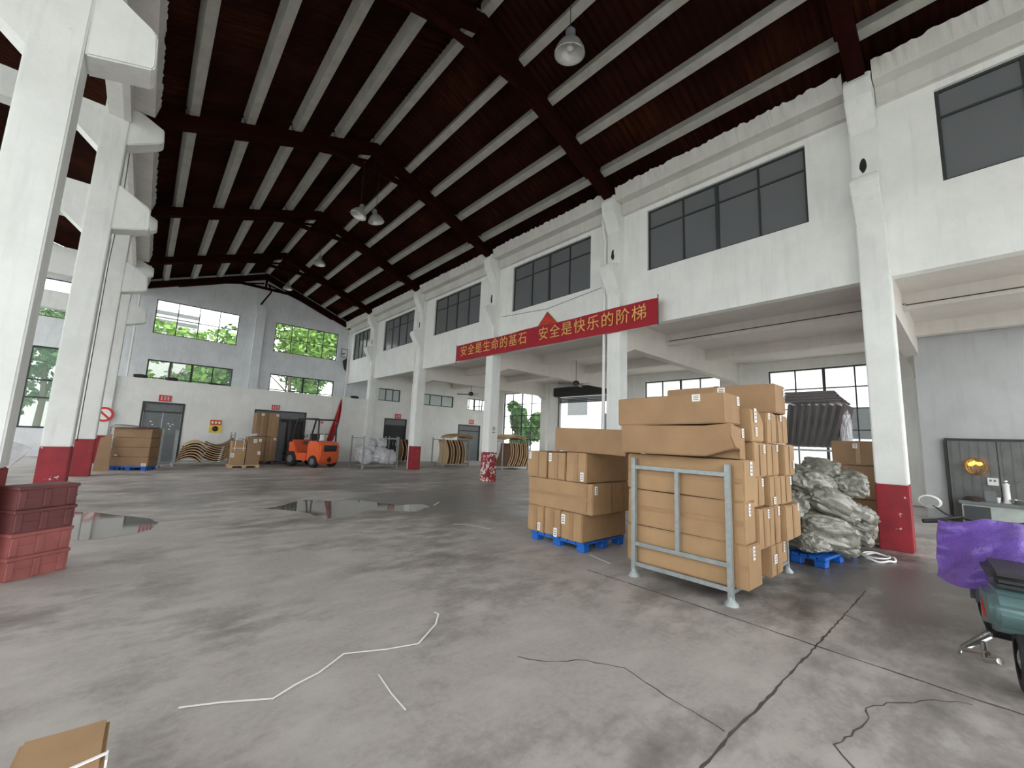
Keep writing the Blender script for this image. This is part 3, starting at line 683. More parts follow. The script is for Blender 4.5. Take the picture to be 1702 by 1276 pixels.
# ------------------------------------------------------------ silver bundles, cartons and dark frames behind the rack
def bundle(label, x, y, z, rx, ry, rz_, ang=(0, 0, 0), mat='silver', cat='bundle', group=None, seed=0, name='wrapped_bundle', knot=True):
    m = MB(); bmesh.ops.create_icosphere(m.bm, subdivisions=5, radius=1)
    for v in m.bm.verts:
        p = v.co.copy(); n1 = noise.noise(p*1.6+Vector((seed*5, 0, 0))); n2 = noise.ridged_multi_fractal(Vector((p.x*1.3, p.y*3.2, p.z*3.2))+Vector((0, seed*3, 0)), .8, 2.1, 5, 1, 2)
        k = .90*(1+.2*n1+(.085 if mat == 'silver' else .12)*(n2-1.1))
        q = Vector((math.copysign(abs(p.x)**.7, p.x), math.copysign(abs(p.y)**.75, p.y), math.copysign(abs(p.z)**.75, p.z)))
        v.co = Vector((q.x*rx, q.y*ry, q.z*rz_))*k
    o = m.build(name, mat, None, True, loc=(x, y, z), rot=ang); tag(o, label, cat, group)
    if knot:
        m = MB(); n = 14
        def fl(u, v, off):
            a = u*2*PI; r = (.15+v*.85)*min(ry, rz_)*.55*(1+.25*math.sin(a*5+seed)); return (rx*(.82+.32*v), r*math.cos(a), r*math.sin(a)*.6)
        m.grid(fl, 24, 4); m.jitter(.02, 9, seed); m.build('gathered_film_end', mat, o, True)
    return o
GS = 'silver wrapped bundles'
pallet('blue plastic pallet under the silver wrapped bundles', 7.95, 1.78, 1.3, .75, -.12)
for i, a in enumerate([
    ('big silver film bundle on the upper left of the pile, against the cartons', 8.05, 1.85, 1.13, .42, .36, .24, (.2, .25, -.5)),
    ('silver film bundle at the upper right of the pile, below the brown cartons', 8.7, 1.45, 1.10, .38, .3, .25, (0, -.1, .4)),
    ('silver film bundle slung diagonally across the middle of the pile', 7.95, 1.52, .85, .42, .26, .22, (.1, .45, -.9)),
    ('silver film bundle tucked beside the steel rack at mid height', 7.55, 2.0, .80, .36, .3, .24, (0, .1, .3)),
    ('largest silver film bundle bulging at the lower front of the pile', 7.75, 1.62, .47, .46, .36, .26, (.15, .2, -.8)),
    ('silver film bundle with ribbed folds at right mid height', 8.55, 1.42, .62, .4, .3, .22, (0, .2, -.5)),
    ('silver film bundle at the far right end of the pile by the column', 9.0, 1.38, .45, .30, .26, .36, (0, .0, .2)),
    ('low silver film bundle on the pallet corner, lowest left of the pile', 7.5, 1.75, .30, .30, .26, .17, (0, 0, .9)),
    ('low silver bundle whose film tail points at the floor', 7.9, 1.48, .25, .34, .18, .14, (0, .35, -.75)),
    ('crumpled silver film bundle on the very top of the pile', 8.55, 1.75, 1.36, .36, .3, .15, (.1, -.1, .2)),
    ('silver film bundle at the back of the pile, near the floor', 8.5, 1.95, .3, .5, .35, .3, (0, 0, 0))]):
    bundle(a[0], *a[1:7], a[7], group=GS, seed=i+1)
t = thing('plastic_hoop', 'white plastic strap loop lying on the floor in front of the red column base', 'hoop', (8.72, 1.12, 0))
m = MB(); m.tube([(.24*math.cos(k*PI/16)*1.25, .2*math.sin(k*PI/16), .02+.012*math.sin(k)) for k in range(33)], .014, 6); m.tube([(.22*math.cos(k*PI/16)*1.1, .16*math.sin(k*PI/16)+.02, .05) for k in range(28)], .01, 6); m.build('hoop_band', 'strap', t)
G3 = 'brown cartons behind the silver bundles'
carton('wide brown carton on top of the two behind the silver bundles', 10.3, 11.3, 1.15, 1.95, 1.38, 1.84, .1, 'card3', [('-x', .45, .8, .07, .09)], 'x', G3)
carton('tall brown carton under the wide one, behind the silver bundles', 10.3, 11.4, 1.15, 2.3, .75, 1.37, .05, 'card3', [('-x', .3, .92, .08, .06)], 'x', G3)
carton('lowest brown carton on the floor behind the silver bundles', 10.3, 11.5, 1.1, 2.4, .0, .74, 0, 'card3', [], 'x', G3)
t = rack('tall steel rack carrying the dark wrapped boards by the window', 12.6, 2.75, 1.3, 1.2, 1.75, 0, False)
for k in range(8):
    m = MB(); m.box(-.55, .55, -.028, .028, 0, 1.05); m.bevel(.02, 2)
    o = m.build('wrapped_board', 'wine', None, True, loc=(12.6, 2.2+k*.135, 1.72), rot=(.24-.02*k, 0, 0))
    tag(o, 'dark wrapped board standing on edge in the tall rack, %s from the right' % ORD[k], 'board', 'dark wrapped boards on edge')
for k in range(4):
    m = MB(); m.box(-.6, .6, -.62+.05*k, .55, -.03, .03); m.bevel(.022, 2)
    o = m.build('wrapped_board', 'wine', None, True, loc=(12.55, 2.6, 2.82+k*.068), rot=(0, 0, .03*k))
    tag(o, 'dark wrapped board lying flat on the upright ones, %s from the bottom' % ORD[k], 'board', 'dark wrapped boards lying flat')
bundle('pale cloth sack hanging beside the dark wrapped boards', 12.3, 1.98, 2.15, .16, .12, .52, (0, 0, 0), 'whitebag', 'sack', None, 31, 'cloth_sack', False)

# ------------------------------------------------------------ far left: carton stack, curved boards, tall cartons
G4 = 'long cartons on the far left pallet'
def rotxy(cx, cy, a, x, y): return cx+x*math.cos(a)-y*math.sin(a), cy+x*math.sin(a)+y*math.cos(a)
cx, cy, an = -.05, 20.0, -.42
for k in range(4):
    h = .33; carton('long brown carton in the far left stack, %s from the floor' % ORD[k], cx-.55, cx+.55, cy-.35, cy+.35, .14+k*h, .14+(k+1)*h-.006, an, 'card3', [('-y', .9, .2, .14, .1)] if k == 0 else ([('-y', .15, .15, .07, .05)] if k == 1 else []), '', G4)
pallet('blue pallet under the far left stack of long cartons', cx, cy, 1.05, .75, an)
for k in range(3):
    m = MB(); m.box(-.6, .5, -.42, .4, 0, .018); m.jitter(.02, 2, k)
    o = m.build('cardboard_sheet', 'panel' if k % 2 else 'paneld', None, loc=(cx-.05+.04*k, cy, 1.462+k*.03), rot=(.0, .03*k, an+.1*k)); tag(o, 'flat cardboard sheet lying on the far left carton stack, %s from the bottom' % ORD[k], 'cardboard sheet', 'sheets on the far left stack')
m = MB(); m.prism([(0, 0), (.42, 0), (.3, 1.25), (.02, 1.1)], 'y', 0, .02); tag(m.build('cardboard_sheet', 'card3', None, loc=(-1.05, 19.6, 0), rot=(-.12, 0, -.3)), 'torn cardboard sheet leaning at the left end of the far left stack', 'cardboard sheet')
rack('grey rack post frame behind the far left carton stack', -.1, 21.2, 1.5, .9, 1.45, 0, False)
def bent(name, label, cat, loc, rot, wd, dp, th, sag, mat, group, edge=True, tag_=True):
    m = MB(); m.grid(lambda u, v, o: ((u-.5)*wd, (v-.5)*dp, sag*(2*u-1)**2+o+.03*math.sin(v*3)), 14, 4, th)
    o = m.build(name, mat, None, True, loc=loc, rot=rot); tag(o, label, cat, group)
    m = MB(); m.grid(lambda u, v, o: ((u-.5)*wd*.99, -dp/2-.012+o*.3, sag*(1.98*u-.99)**2+.01+v*(th-.02)+.0), 14, 1, .01); m.build('board_edge', 'panell', o)
    if tag_:
        m = MB(); m.box(-.04, .04, -dp/2-.03, -dp/2-.02, .0, .05); m.build('paper_label', 'label', o)
    return o
rack('low steel rack holding the curved brown boards by the far wall', 2.1, 22.0, 1.95, 1.0, 1.42, 0, False)
for k in range(8): bent('curved_board', 'curved brown board nested upward like a bowl, %s from the bottom' % ORD[k], 'board', (2.55+.015*k, 21.75, .2+k*.085), (.1, -.18, .1), .95, .7, .05, .22, 'panel', 'bowl-shaped curved boards')
for k in range(7): bent('curved_board', 'curved brown board arched downward, %s from the bottom of the left pile' % ORD[k], 'board', (1.62+.03*k, 21.75, .32+k*.105), (.05, .12, 0), .8, .75, .06, -.2, 'panel' if k < 6 else 'panell', 'arched curved boards', True, False)
# brown cartons left of the forklift
G5 = 'cartons by the forklift'
pallet('wooden pallet under the two short cartons by the forklift', 3.33, 20.55, 1.1, .9, 0, 'panell', .12)
pallet('dark pallet under the tall cartons in front of the doorway', 4.35, 22.6, 1.0, .9, 0, 'paneld', .14)
c1 = carton('short carton bound with white straps, left of the pair by the forklift', 2.84, 3.32, 20.15, 20.7, .13, 1.08, 0, 'card', [('-y', .08, .4, .12, .16)], '', G5)
m = MB(); m.box(-.16, -.14, -.29, -.283, .55, .98); m.box(.14, .16, -.29, -.283, .55, .98); m.box(-.24, .24, -.291, -.284, .66, .68); m.build('white_strap', 'strap', c1)
carton('short brown carton with two labels, right of the pair by the forklift', 3.34, 3.85, 20.12, 20.7, .13, 1.28, 0, 'card3', [('-y', .55, .85, .12, .16), ('-y', .9, .88, .1, .12), ('-y', .9, .42, .1, .13)], '', G5)
for i in range(2):
    for j in range(2):
        carton('tall carton in front of the doorway, %s %s of the four' % (['lower', 'upper'][j], ['left', 'right'][i]), 3.95+i*.47, 4.41+i*.47, 22.2, 22.95, .15+j*1.12, 1.26+j*1.12, 0, 'card3' if (i+j) % 2 else 'card2', [('-y', .5+.3*i, .92, .11, .11)], 'y', G5)
carton('grey appliance carton standing inside the dark doorway', 4.95, 5.3, 22.6, 23.1, .0, 2.0, 0, 'grey', [], '', None, name='tall_grey_box')
for k in range(2):
    bundle('clear film scrap bag on the short strapped carton' if k == 0 else 'clear film scrap bag on the short labelled carton', 3.1+.5*k, 20.4, 1.15+.21*k, .16, .16, .07, (0, 0, k), 'whitebag', 'bag', None, 50+k, 'film_scrap', False)

# ------------------------------------------------------------ forklift (seen from behind)
t = thing('forklift', 'orange forklift parked in front of the dark doorway, seen from behind', 'forklift', (5.98, 20.9, 0), .42)
def fk(name, mat, mb, smooth=False, parent=None): return mb.build(name, mat, parent or t, smooth)
m = MB(); m.prism([(-1.3, .32), (-1.36, .5), (-1.34, 1.05), (-1.2, 1.18), (-.55, 1.18), (-.5, .95), (-.5, .3), (-.9, .12), (-1.2, .14)], 'x', -.56, .56); m.bevel(.06, 3); cw = fk('counterweight', 'orange', m, True)
m = MB(); m.box(-.34, .34, -1.39, -1.33, .72, 1.0); fk('radiator_slot', 'black', m, False, cw)
m = MB(); m.tube([(0, -1.36, .48), (0, -1.42, .42), (0, -1.36, .36)], .03); m.lathe([(.1, -.02), (.1, .02)], 16, Matrix.Translation((0, -1.36, .36)) @ Matrix.Rotation(PI/2, 4, 'X')); fk('tow_hook', 'black', m, False, cw)
m = MB(); m.box(-.56, .56, -.5, .75, .28, .62); m.bevel(.03); fk('chassis', 'orange', m)
m = MB(); m.prism([(.2, .62), (.75, .62), (.78, 1.05), (.62, 1.2), (.5, 1.2)], 'x', -.5, .5); m.bevel(.03); fk('front_cowl', 'orange', m)
m = MB(); m.box(-.42, .42, -.5, -.02, 1.0, 1.16); m.bevel(.04); m.box(-.36, .36, -.52, -.4, 1.16, 1.5); fk('seat', 'black', m)
m = MB(); m.lathe([(.15, -.012), (.17, 0), (.15, .012), (.13, 0), (.15, -.012)], 20, Matrix.Translation((0, .38, 1.35)) @ Matrix.Rotation(-.5, 4, 'X'), cap=False); m.tube([(0, .38, 1.35), (0, .6, 1.05)], .02); fk('steering_wheel', 'black', m)
gd = MB()
for sx in (-.5, .5):
    gd.tube([(sx, -1.1, 1.15), (sx, -1.05, 2.1), (sx*.96, -.95, 2.17)], .04, 8); gd.tube([(sx, .6, 1.1), (sx, .35, 2.0), (sx*.96, .28, 2.17)], .04, 8); gd.tube([(sx*.96, -.98, 2.17), (sx*.96, .3, 2.17)], .04, 8)
for k in range(9): gd.box(-.48, .48, -.96+k*.15, -.9+k*.15, 2.15, 2.18)
gd.tube([(-.5, -1.08, 1.5), (.5, -1.08, 1.5)], .02); fk('overhead_guard', 'black', gd)
def wheel(x, y, r, wd):
    m = MB(); R_ = Matrix.Translation((x, y, r)) @ Matrix.Rotation(PI/2, 4, 'Y'); m.lathe([(r*.55, -wd/2), (r*.92, -wd/2), (r, -wd*.35), (r, wd*.35), (r*.92, wd/2), (r*.55, wd/2)], 28, R_); o = fk('wheel', 'rubber', m, True)
    m = MB(); m.lathe([(r*.2, -wd*.52), (r*.5, -wd*.52), (r*.55, -wd*.4), (r*.55, wd*.4), (r*.5, wd*.52), (r*.2, wd*.52)], 20, R_); fk('wheel_rim', 'grey', m, True, o)
for sx in (-.5, .5): wheel(sx, -.95, .27, .2); wheel(sx, .45, .33, .24)
m = MB()
for sx in (-.32, .32): m.box(sx-.06, sx+.06, .92, 1.08, .1, 2.05); m.box(sx*.7-.04, sx*.7+.04, .96, 1.06, .15, 2.1)
for z in (.5, 1.9): m.box(-.32, .32, .98, 1.04, z, z+.1)
fk('mast', 'black', m)
m = MB(); m.box(-.5, .5, 1.08, 1.12, .2, .28); m.box(-.5, .5, 1.08, 1.12, .5, .58)
for k in range(5): m.box(-.45+k*.21, -.41+k*.21, 1.08, 1.11, .28, 1.2)
fk('load_backrest', 'black', m)
for sx in (-.3, .3): m = MB(); m.box(sx-.06, sx+.06, 1.12, 2.1, .08, .12); m.box(sx-.06, sx+.06, 1.12, 1.16, .12, .6); fk('fork_tine', 'dgrey', m)
m = MB(); m.lathe([(.1, 0), (.1, .35)], 16, Matrix.Translation((-.2, -1.0, 1.2))); m.box(-.28, -.12, -1.02, -.9, 1.2, 1.25); m.build('gas_bottle', 'white', t, True)
for sx in (-.4, .4): m = MB(); m.box(sx-.05, sx+.05, -1.15, -1.09, 1.98, 2.06); fk('rear_lamp', 'signred', m)
for k in range(6):
    m = MB(); m.box(-.75, .75, -.3, .3, 0, .11); m.bevel(.01, 1); o = m.build('cardboard_bale', 'card3', None, loc=(7.2+.02*(k % 2), 22.9, .13+k*.125)); tag(o, 'flat brown carton pack in the pile behind the forklift, %s from the bottom' % ORD[k], 'carton pack', 'flat cartons behind the forklift')
pallet('low pallet under the flat cartons behind the forklift', 7.2, 22.9, 1.4, .6, 0, 'paneld', .125)
t = thing('red_flag', 'furled red flag on a pole leaning against the white wall behind the forklift', 'flag', (6.95, 22.5, 0))
m = MB(); m.tube([(0, 0, 0), (1.22, .98, 3.6)], .016, 8); m.build('flag_pole', 'panell', t)
m = MB(); d = Vector((1.22, .98, 3.6))
def ff(u, v, o):
    p = d*(.30+.66*u); wd = .38*math.sin(min(1, (1-u)*1.5+.06)*PI/2)*(.35+.65*min(1, u*6)); return (p.x+v*wd*.75-.02, p.y-.05-.06*math.sin(v*9+u*6)-o, p.z-v*wd*.75)
m.grid(ff, 24, 8, .006); fo = m.build('flag_cloth', 'redcloth', t, True)
m = MB(); p = d*.62; m.lathe([(.06, 0), (.06, .004)], 5, Matrix.Translation((p.x+.1, p.y-.13, p.z-.1)) @ Matrix.Rotation(PI/2, 4, 'X')); m.build('yellow_star', 'yellow', fo)

# ------------------------------------------------------------ white film bags on a rack, leaning boards
rack('steel rack loaded with white film bags, right of the forklift', 8.55, 19.45, 1.75, 1.3, 1.5, .05, False)
GB = 'white film bags'
for i in range(9):
    lab = ['white film bag at the left front of the far rack', 'grey-shadowed white bag at the left back of the far rack', 'white bag on the left middle of the far rack', 'tall white bag at the centre of the far rack', 'white bag slumped right of centre in the far rack', 'white bag at the right end of the far rack',
           'white bag heaped on top, right of centre of the far rack', 'white bag on top at the left of the far rack', 'white bag on the far rack, furthest back right'][i]
    x = [7.95, 8.0, 8.3, 8.6, 8.85, 9.2, 8.8, 8.35, 9.1][i]; y = [19.05, 19.7, 19.2, 19.1, 19.0, 19.1, 19.4, 19.5, 19.75][i]; z = [.55, .6, .6, .62, .55, .5, 1.12, 1.1, .6][i]
    bundle(lab, x, y, z, .28, .3, .4 if z < 1 else .28, (.1, .55 if x > 8.2 else -.3, .3*i), 'whitebag', 'bag', GB, 60+i, 'film_bag', False)
def lean(label, loc, rot, hgt, dp, mat, group):
    m = MB(); m.grid(lambda u, v, o: (.16*math.sin(u*PI*.9)+o, (v-.5)*dp*(1-.25*u*u), u*hgt), 12, 5, .045)
    o = m.build('leaning_board', mat, None, True, loc=loc, rot=rot); tag(o, label, 'board', group)
    m = MB(); m.grid(lambda u, v, o: (.16*math.sin(u*PI*.9)+.006+v*.033, -dp*.5*(1-.25*u*u)-.004-o, u*hgt), 12, 1, .006); m.build('board_edge', 'panell', o)
    return o
rack('steel rack with leaning curved boards, between the two red-based columns', 13.1, 19.7, 1.7, 1.1, 1.55, 0, False)
for k in range(7): lean('curved brown board leaning in the rack between the red-based columns, %s from the left' % ORD[k], (12.45+.19*k, 19.55, .155), (0, -.10, 0), 1.28, .95, 'panel' if k % 2 else 'panell', 'boards leaning in the left aisle rack')
rack('steel rack with slanted pale boards, right of the peeling column', 15.4, 17.4, 1.9, 1.2, 1.6, 0, False)
for k in range(9): lean('pale slanted board in the rack right of the peeling column, %s from the left' % ORD[k], (14.75+.17*k, 17.3, .155), (0, .22, 0), 1.28, 1.05, 'panell' if k % 2 else 'panel', 'boards slanted in the right aisle rack')
for (x, y, n, z) in ((13.4, 19.6, 3, 1.47), (15.4, 17.4, 4, 1.5)):
    for k in range(n):
        o = bent('bowed_sheet', 'bowed cardboard sheet on the %s aisle rack, %s from the bottom' % ('left' if n == 3 else 'right', ORD[k]), 'cardboard sheet', (x+.03*k, y, z+.2+k*.045), (0, 0, .04*k), 1.5, 1.1, .025, -.14, 'panell' if k % 2 else 'card', 'bowed sheets on the aisle racks', True, False)
rack('steel rack of dark boards at the foot of the partition, behind the others', 11.6, 22.3, 1.5, 1.0, 1.5, 0, False)
for k in range(4): lean('grey-brown board leaning in the rack near the dark doorway, %s from the left' % ORD[k], (11.15+.22*k, 22.2, .155), (0, -.08, 0), 1.2, .8, 'panel', 'boards leaning near the dark doorway')

# ------------------------------------------------------------ roller shutter doorway, pipes, odds
e = bpy.data.objects.new('door_5', None); COL.objects.link(e); struct(e); e.location = (RX, 15, 0)
m = MB(); m.box(-.5, 0, -2.1, 2.1, 4.3, 4.85); m.bevel(.05); m.build('shutter_box', 'black', e)
m = MB(); [m.box(.05, .09, -2.0, 2.0, 3.95+k*.09, 4.03+k*.09) for k in range(4)]; m.build('shutter_curtain', 'dgrey', e)
for s_ in (-1, 1): m = MB(); m.box(-.05, .1, s_*2.0-.06, s_*2.0+.06, 0, 4.3); m.build('guide_rail', 'grey', e)
def pipe(label, pts, r=.045, mat='white', name='downpipe'):
    m = MB(); m.tube(pts, r, 10); return tag(m.build(name, mat, None, True), label, 'pipe')
pipe('white downpipe beside the column under the banner end', [(9.62, 6.98, 8.5), (9.62, 6.98, 7.9), (9.72, 6.98, 7.6), (9.72, 6.98, 0)])
pipe('white downpipe in the corner of the far gable wall', [(9.78, GY-.5, 8.5), (9.78, GY-.5, 0)])
pipe('white downpipe beside the fourth right column', [(9.75, 18.32, 8.4), (9.75, 18.32, 0)], .035)
pipe('white downpipe beside the farthest left column', [(-.85, GY-.4, 8.4), (-.85, GY-.4, 0)])
def cable(label, pts, r=.008, mat='black'):
    m = MB(); m.tube(pts, r, 5); return tag(m.build('cable', mat, None, True), label, 'cable')
cable('thin cable drooping down the third left column', [(-.97, 12.53, 8.4), (-.95, 12.55, 7.2), (-.94, 12.56, 6.5), (-.98, 12.55, 5.2), (-.97, 12.54, 1.2)])
cable('thin cable running along the facade under the third window', [(9.88, 11.9, 6.3), (9.88, 9.5, 6.1), (9.88, 7.2, 6.28)], .006)
cable('dark conduit along the aisle ceiling above the big windows', [(12.44, .8, 4.98), (12.44, 6.4, 4.98)], .012)
cable('dark conduit along the aisle ceiling over the near bay', [(12.44, -3.9, 4.95), (12.44, .8, 4.95)], .012)
t = thing('wall_bracket', 'black square bracket on the far gable wall by its right window', 'bracket', (9.55, GY-.1, 6.6))
m = MB(); m.box(-.22, .22, -.3, -.26, 0, .03); m.box(-.22, .22, -.3, -.26, .55, .58); m.box(-.22, -.19, -.3, -.26, .03, .55); m.box(.19, .22, -.3, -.26, .03, .55); m.box(-.03, .03, -.26, .1, .25, .3); m.build('bracket_frame', 'black', t)
m = MB(); m.prism([(-.02, -.2), (.25, 0), (.25, -.9), (.1, -.7)], 'y', -.2, -.1); m.build('hanging_rag', 'shade_scrap', t)
for k, (x, lab) in enumerate(((-.3, 'dark rubble heap on the partition top, far left end'), (.75, 'dark rubble heap on the partition top above the left sign'), (8.95, 'dark rubble heap on the partition top at its right end'), (2.3, 'thin rubble on the partition top above the poster'))):
    bundle(lab, x, 23.71, 3.66 if k < 3 else 3.63, .24, .07, .08 if k < 3 else .05, (0, 0, 0), 'shade_scrap', 'rubble', None, 80+k, 'rubble_heap', False)
m = MB(); m.prism([(-3.3, 0), (-2.62, .06), (-2.45, .42), (-2.2, .8), (-2.4, .93), (-2.62, 1.02), (-3.3, 1.1)], 'y', 0, .08)
bmesh.ops.subdivide_edges(m.bm, edges=list(m.bm.edges), cuts=3, use_grid_fill=True); m.jitter(.03, 3, 2)
tag(m.build('white_sheet', 'whitebag', None, True, loc=(0, 17.4, 0), rot=(-.05, 0, 0)), 'white printed sack sheet propped up in the left aisle beyond the nearest columns', 'plastic sheet')

# ------------------------------------------------------------ red crates at the left edge
for k in range(4):
    t = thing('plastic_crate', 'red brown crate at the left edge, %s' % ['lowest of its stack', 'second from the bottom of its stack', 'third from the bottom of its stack', 'dark topmost of its stack'][k], 'crate', (-.435-.004*k, 6.75, .232*k), .62+.01*k, 'red brown crates')
    mt = 'crate' if k < 2 else 'crated'; wd, dp = .49, .25
    m = MB()
    m.box(-wd, 0, 0, .018, .012, .19); m.box(-wd, 0, dp-.018, dp, .012, .19); m.box(-wd, -wd+.018, .018, dp-.018, .012, .19); m.box(-.018, 0, .018, dp-.018, .012, .19); m.box(-wd, 0, 0, dp, 0, .012)
    m.jitter(.004, 6, k); m.build('crate_wall', mt, t)
    m = MB(); m.box(-wd-.012, .012, -.014, dp+.012, .19, .228); m.bevel(.006, 1); m.jitter(.004, 5, k+3); m.build('crate_rim', 'crated' if k > 1 else mt, t)
    for q in range(3): m = MB(); x = -.06-q*.2; m.box(x-.03, x+.03, -.016, 0, .012, .19); m.bevel(.006, 1); m.build('crate_rib', mt, t)
    m = MB(); m.box(-wd, 0, -.009, 0, .085, .105); m.build('crate_band', mt, t)
c1 = carton('carton bound with a white strap at the lower left corner of the view', -.215, .045, 1.95, 2.57, 0, .35, -.03, 'card', [], '', 'cartons at the lower left corner')
m = MB(); m.box(-.138, .14, -.006, .006, .352, .358, Matrix.Rotation(.28, 4, 'Z')); m.box(.132, .139, -.01, .05, .0, .357); m.build('white_strap', 'strap', c1)
carton('plain carton at the extreme lower left, beside the strapped one', -.5, -.235, 1.95, 2.5, 0, .35, .03, 'card2', [], '', 'cartons at the lower left corner')

# ------------------------------------------------------------ straps and puddles on the floor
def strap(label, pts, wd=.014):
    m = MB(); n = len(pts); A = []
    for i, p in enumerate(pts):
        p = Vector((*p, 0)); a = Vector((*pts[max(i-1, 0)], 0)); b = Vector((*pts[min(i+1, n-1)], 0)); d = (b-a).normalized(); s_ = Vector((-d.y, d.x, 0))*wd/2
        z = .004+.006*(i % 2); A.append([m.bm.verts.new(p+o_+Vector((0, 0, h))) for o_, h in ((s_, z), (-s_, z), (-s_, z+.002), (s_, z+.002))])
    for P, Q in zip(A, A[1:]):
        for k in range(4): m.bm.faces.new((P[k], P[(k+1) % 4], Q[(k+1) % 4], Q[k]))
    m.bm.faces.new(A[0]); m.bm.faces.new(A[-1])
    return tag(m.build('packing_strap', 'strap'), label, 'strap')
strap('long kinked white packing strap lying on the near floor', [(.35, 3.15), (.54, 3.05), (.78, 2.92), (.92, 2.98), (1.08, 3.04), (1.29, 3.17), (1.56, 3.06), (1.79, 2.98), (2.08, 3.2), (2.2, 3.35), (2.2, 3.42)])
strap('faint short white strap right of the long kinked strap', [(1.38, 2.78), (1.35, 2.53), (1.35, 2.34)], .008)
strap('white strap piece on the floor below the blue pallet', [(5.02, 3.81), (4.92, 3.53), (4.9, 3.38)], .02)
strap('thin white strap on the dark floor between puddle and cartons', [(4.53, 6.57), (4.73, 6.28), (4.85, 5.87)], .014)
strap('two-inch scrap of white strap beside the long puddle', [(5.29, 8.53), (5.64, 8.86)], .03)
def puddle(label, pts):
    n = len(pts); P = [Vector((*p, 0)) for p in pts]; c = sum(P, Vector())/n; m = MB(); R_ = []
    for i in range(n):
        for q in range(5):
            p = P[i].lerp(P[(i+1) % n], q/5); k = 1+.05*noise.noise(p*2.3)+.05*noise.noise(p*6); R_.append(c+(p-c)*k)
    top = [m.bm.verts.new((p.x, p.y, .003)) for p in R_]; bot = [m.bm.verts.new((p.x, p.y, -.01)) for p in R_]
    m.bm.faces.new(top)
    for i in range(len(top)): m.bm.faces.new((top[i], bot[i], bot[(i+1) % len(top)], top[(i+1) % len(top)]))
    return tag(m.build('puddle', 'water'), label, 'puddle')
puddle('long shallow puddle in the middle of the hall floor', [(2.08, 9.74), (2.56, 10.14), (2.99, 10.61), (3.51, 10.21), (4.1, 10.07), (4.33, 9.52), (4.65, 8.94), (5.12, 8.84), (5.17, 8.54), (4.56, 8.0), (4.27, 8.27), (3.79, 8.64), (3.12, 8.06), (2.72, 8.19), (2.66, 8.78), (2.41, 9.38)])
puddle('puddle behind the red crates reflecting a left column', [(-.9, 10.99), (-.58, 10.75), (-.38, 10.58), (-.09, 10.09), (.3, 9.61), (.39, 9.15), (.29, 8.58), (.05, 8.35), (-.22, 8.18), (-.49, 8.27), (-.63, 8.56), (-.9, 9.4)])

# ------------------------------------------------------------ electric scooter with purple cover
t = thing('electric_scooter', 'grey-teal electric scooter parked at the right edge, front draped in purple', 'scooter', (5.42, -.1, 0), .07)
def swheel(x, r=.22):
    m = MB(); R_ = Matrix.Translation((x, 0, r)) @ Matrix.Rotation(PI/2, 4, 'X'); m.lathe([(r*.6, -.05), (r*.9, -.05), (r, 0), (r*.9, .05), (r*.6, .05)], 28, R_, cap=False); o = m.build('wheel', 'rubber', t, True)
    m = MB(); m.lathe([(.03, -.05), (r*.62, -.02), (r*.62, .02), (.03, .05)], 20, R_); m.build('wheel_hub', 'chrome', o, True)
swheel(-.65); swheel(.68)
m = MB(); m.prism([(.72, .42), (.62, .5), (.4, .3), (-.1, .27), (-.2, .2), (.45, .2), (.56, .3)], 'y', -.15, .15); m.bevel(.03); m.build('footboard', 'black', t, True)
m = MB(); m.prism([(-.1, .25), (-.12, .62), (-.75, .68), (-.9, .58), (-.78, .42), (-.45, .32)], 'y', -.17, .17); m.bevel(.05, 3); b_ = m.build('rear_body', 'teal', t, True)
m = MB(); m.prism([(-.42, .5), (-.33, .53), (-.5, .43), (-.58, .44)], 'y', .168, .176); m.prism([(-.38, .47), (-.3, .47), (-.42, .4)], 'y', .168, .176); m.build('red_mark', 'signred', b_)
m = MB(); m.box(-.78, -.08, -.15, .15, .7, .8); m.bevel(.04, 3); m.build('seat', 'black', t, True)
m = MB(); m.prism([(.42, .3), (.52, .3), (.62, .95), (.56, 1.0), (.5, .95)], 'y', -.19, .19); m.bevel(.03); m.build('leg_shield', 'dgrey', t, True)
m = MB(); m.tube([(.68, 0, .22), (.6, 0, .6), (.52, 0, 1.0)], .03); m.tube([(.42, -.34, 1.0), (.5, -.2, 1.04), (.52, 0, 1.0), (.5, .2, 1.04), (.42, .36, 1.0)], .015); m.build('handlebar', 'black', t)
m = MB(); m.tube([(.44, .3, 1.0), (.36, .46, .98)], .02); m.build('hand_grip', 'rubber', t)
m = MB(); m.tube([(-.05, .12, .22), (-.12, .3, .05), (-.2, .32, .02)], .014); m.tube([(-.2, .14, .2), (-.35, .3, .1), (-.5, .18, .16)], .018); m.tube([(-.2, .18, .16), (-.6, .2, .14), (-.75, .14, .2)], .02); m.build('side_stand', 'chrome', t)
m = MB(); m.prism([(.88, .4), (.75, .5), (.55, .46), (.5, .34), (.52, .32), (.62, .42), (.74, .45), (.84, .36)], 'y', -.08, .08); m.build('front_mudguard', 'black', t)
mm = MB(); mm.tube([(.5, .22, 1.02), (.49, .3, 1.06), (.5, .38, 1.13)], .008); ms = mm.build('mirror_stalk', 'black', t)
m = MB(); R_ = Matrix.Translation((.5, .40, 1.16)) @ Matrix.Rotation(-.35, 4, 'Z') @ Matrix.Rotation(1.35, 4, 'Y') @ Matrix.Scale(1.35, 4, (0, 1, 0)); m.lathe([(.06, 0), (.066, .008), (.056, .026), (.024, .038)], 26, R_); m.build('mirror_shell', 'white', ms, True)
m = MB(); m.lathe([(.054, -.006), (.054, .001)], 26, R_); m.build('mirror_glass', 'mirror', ms, True)
cv = MB()
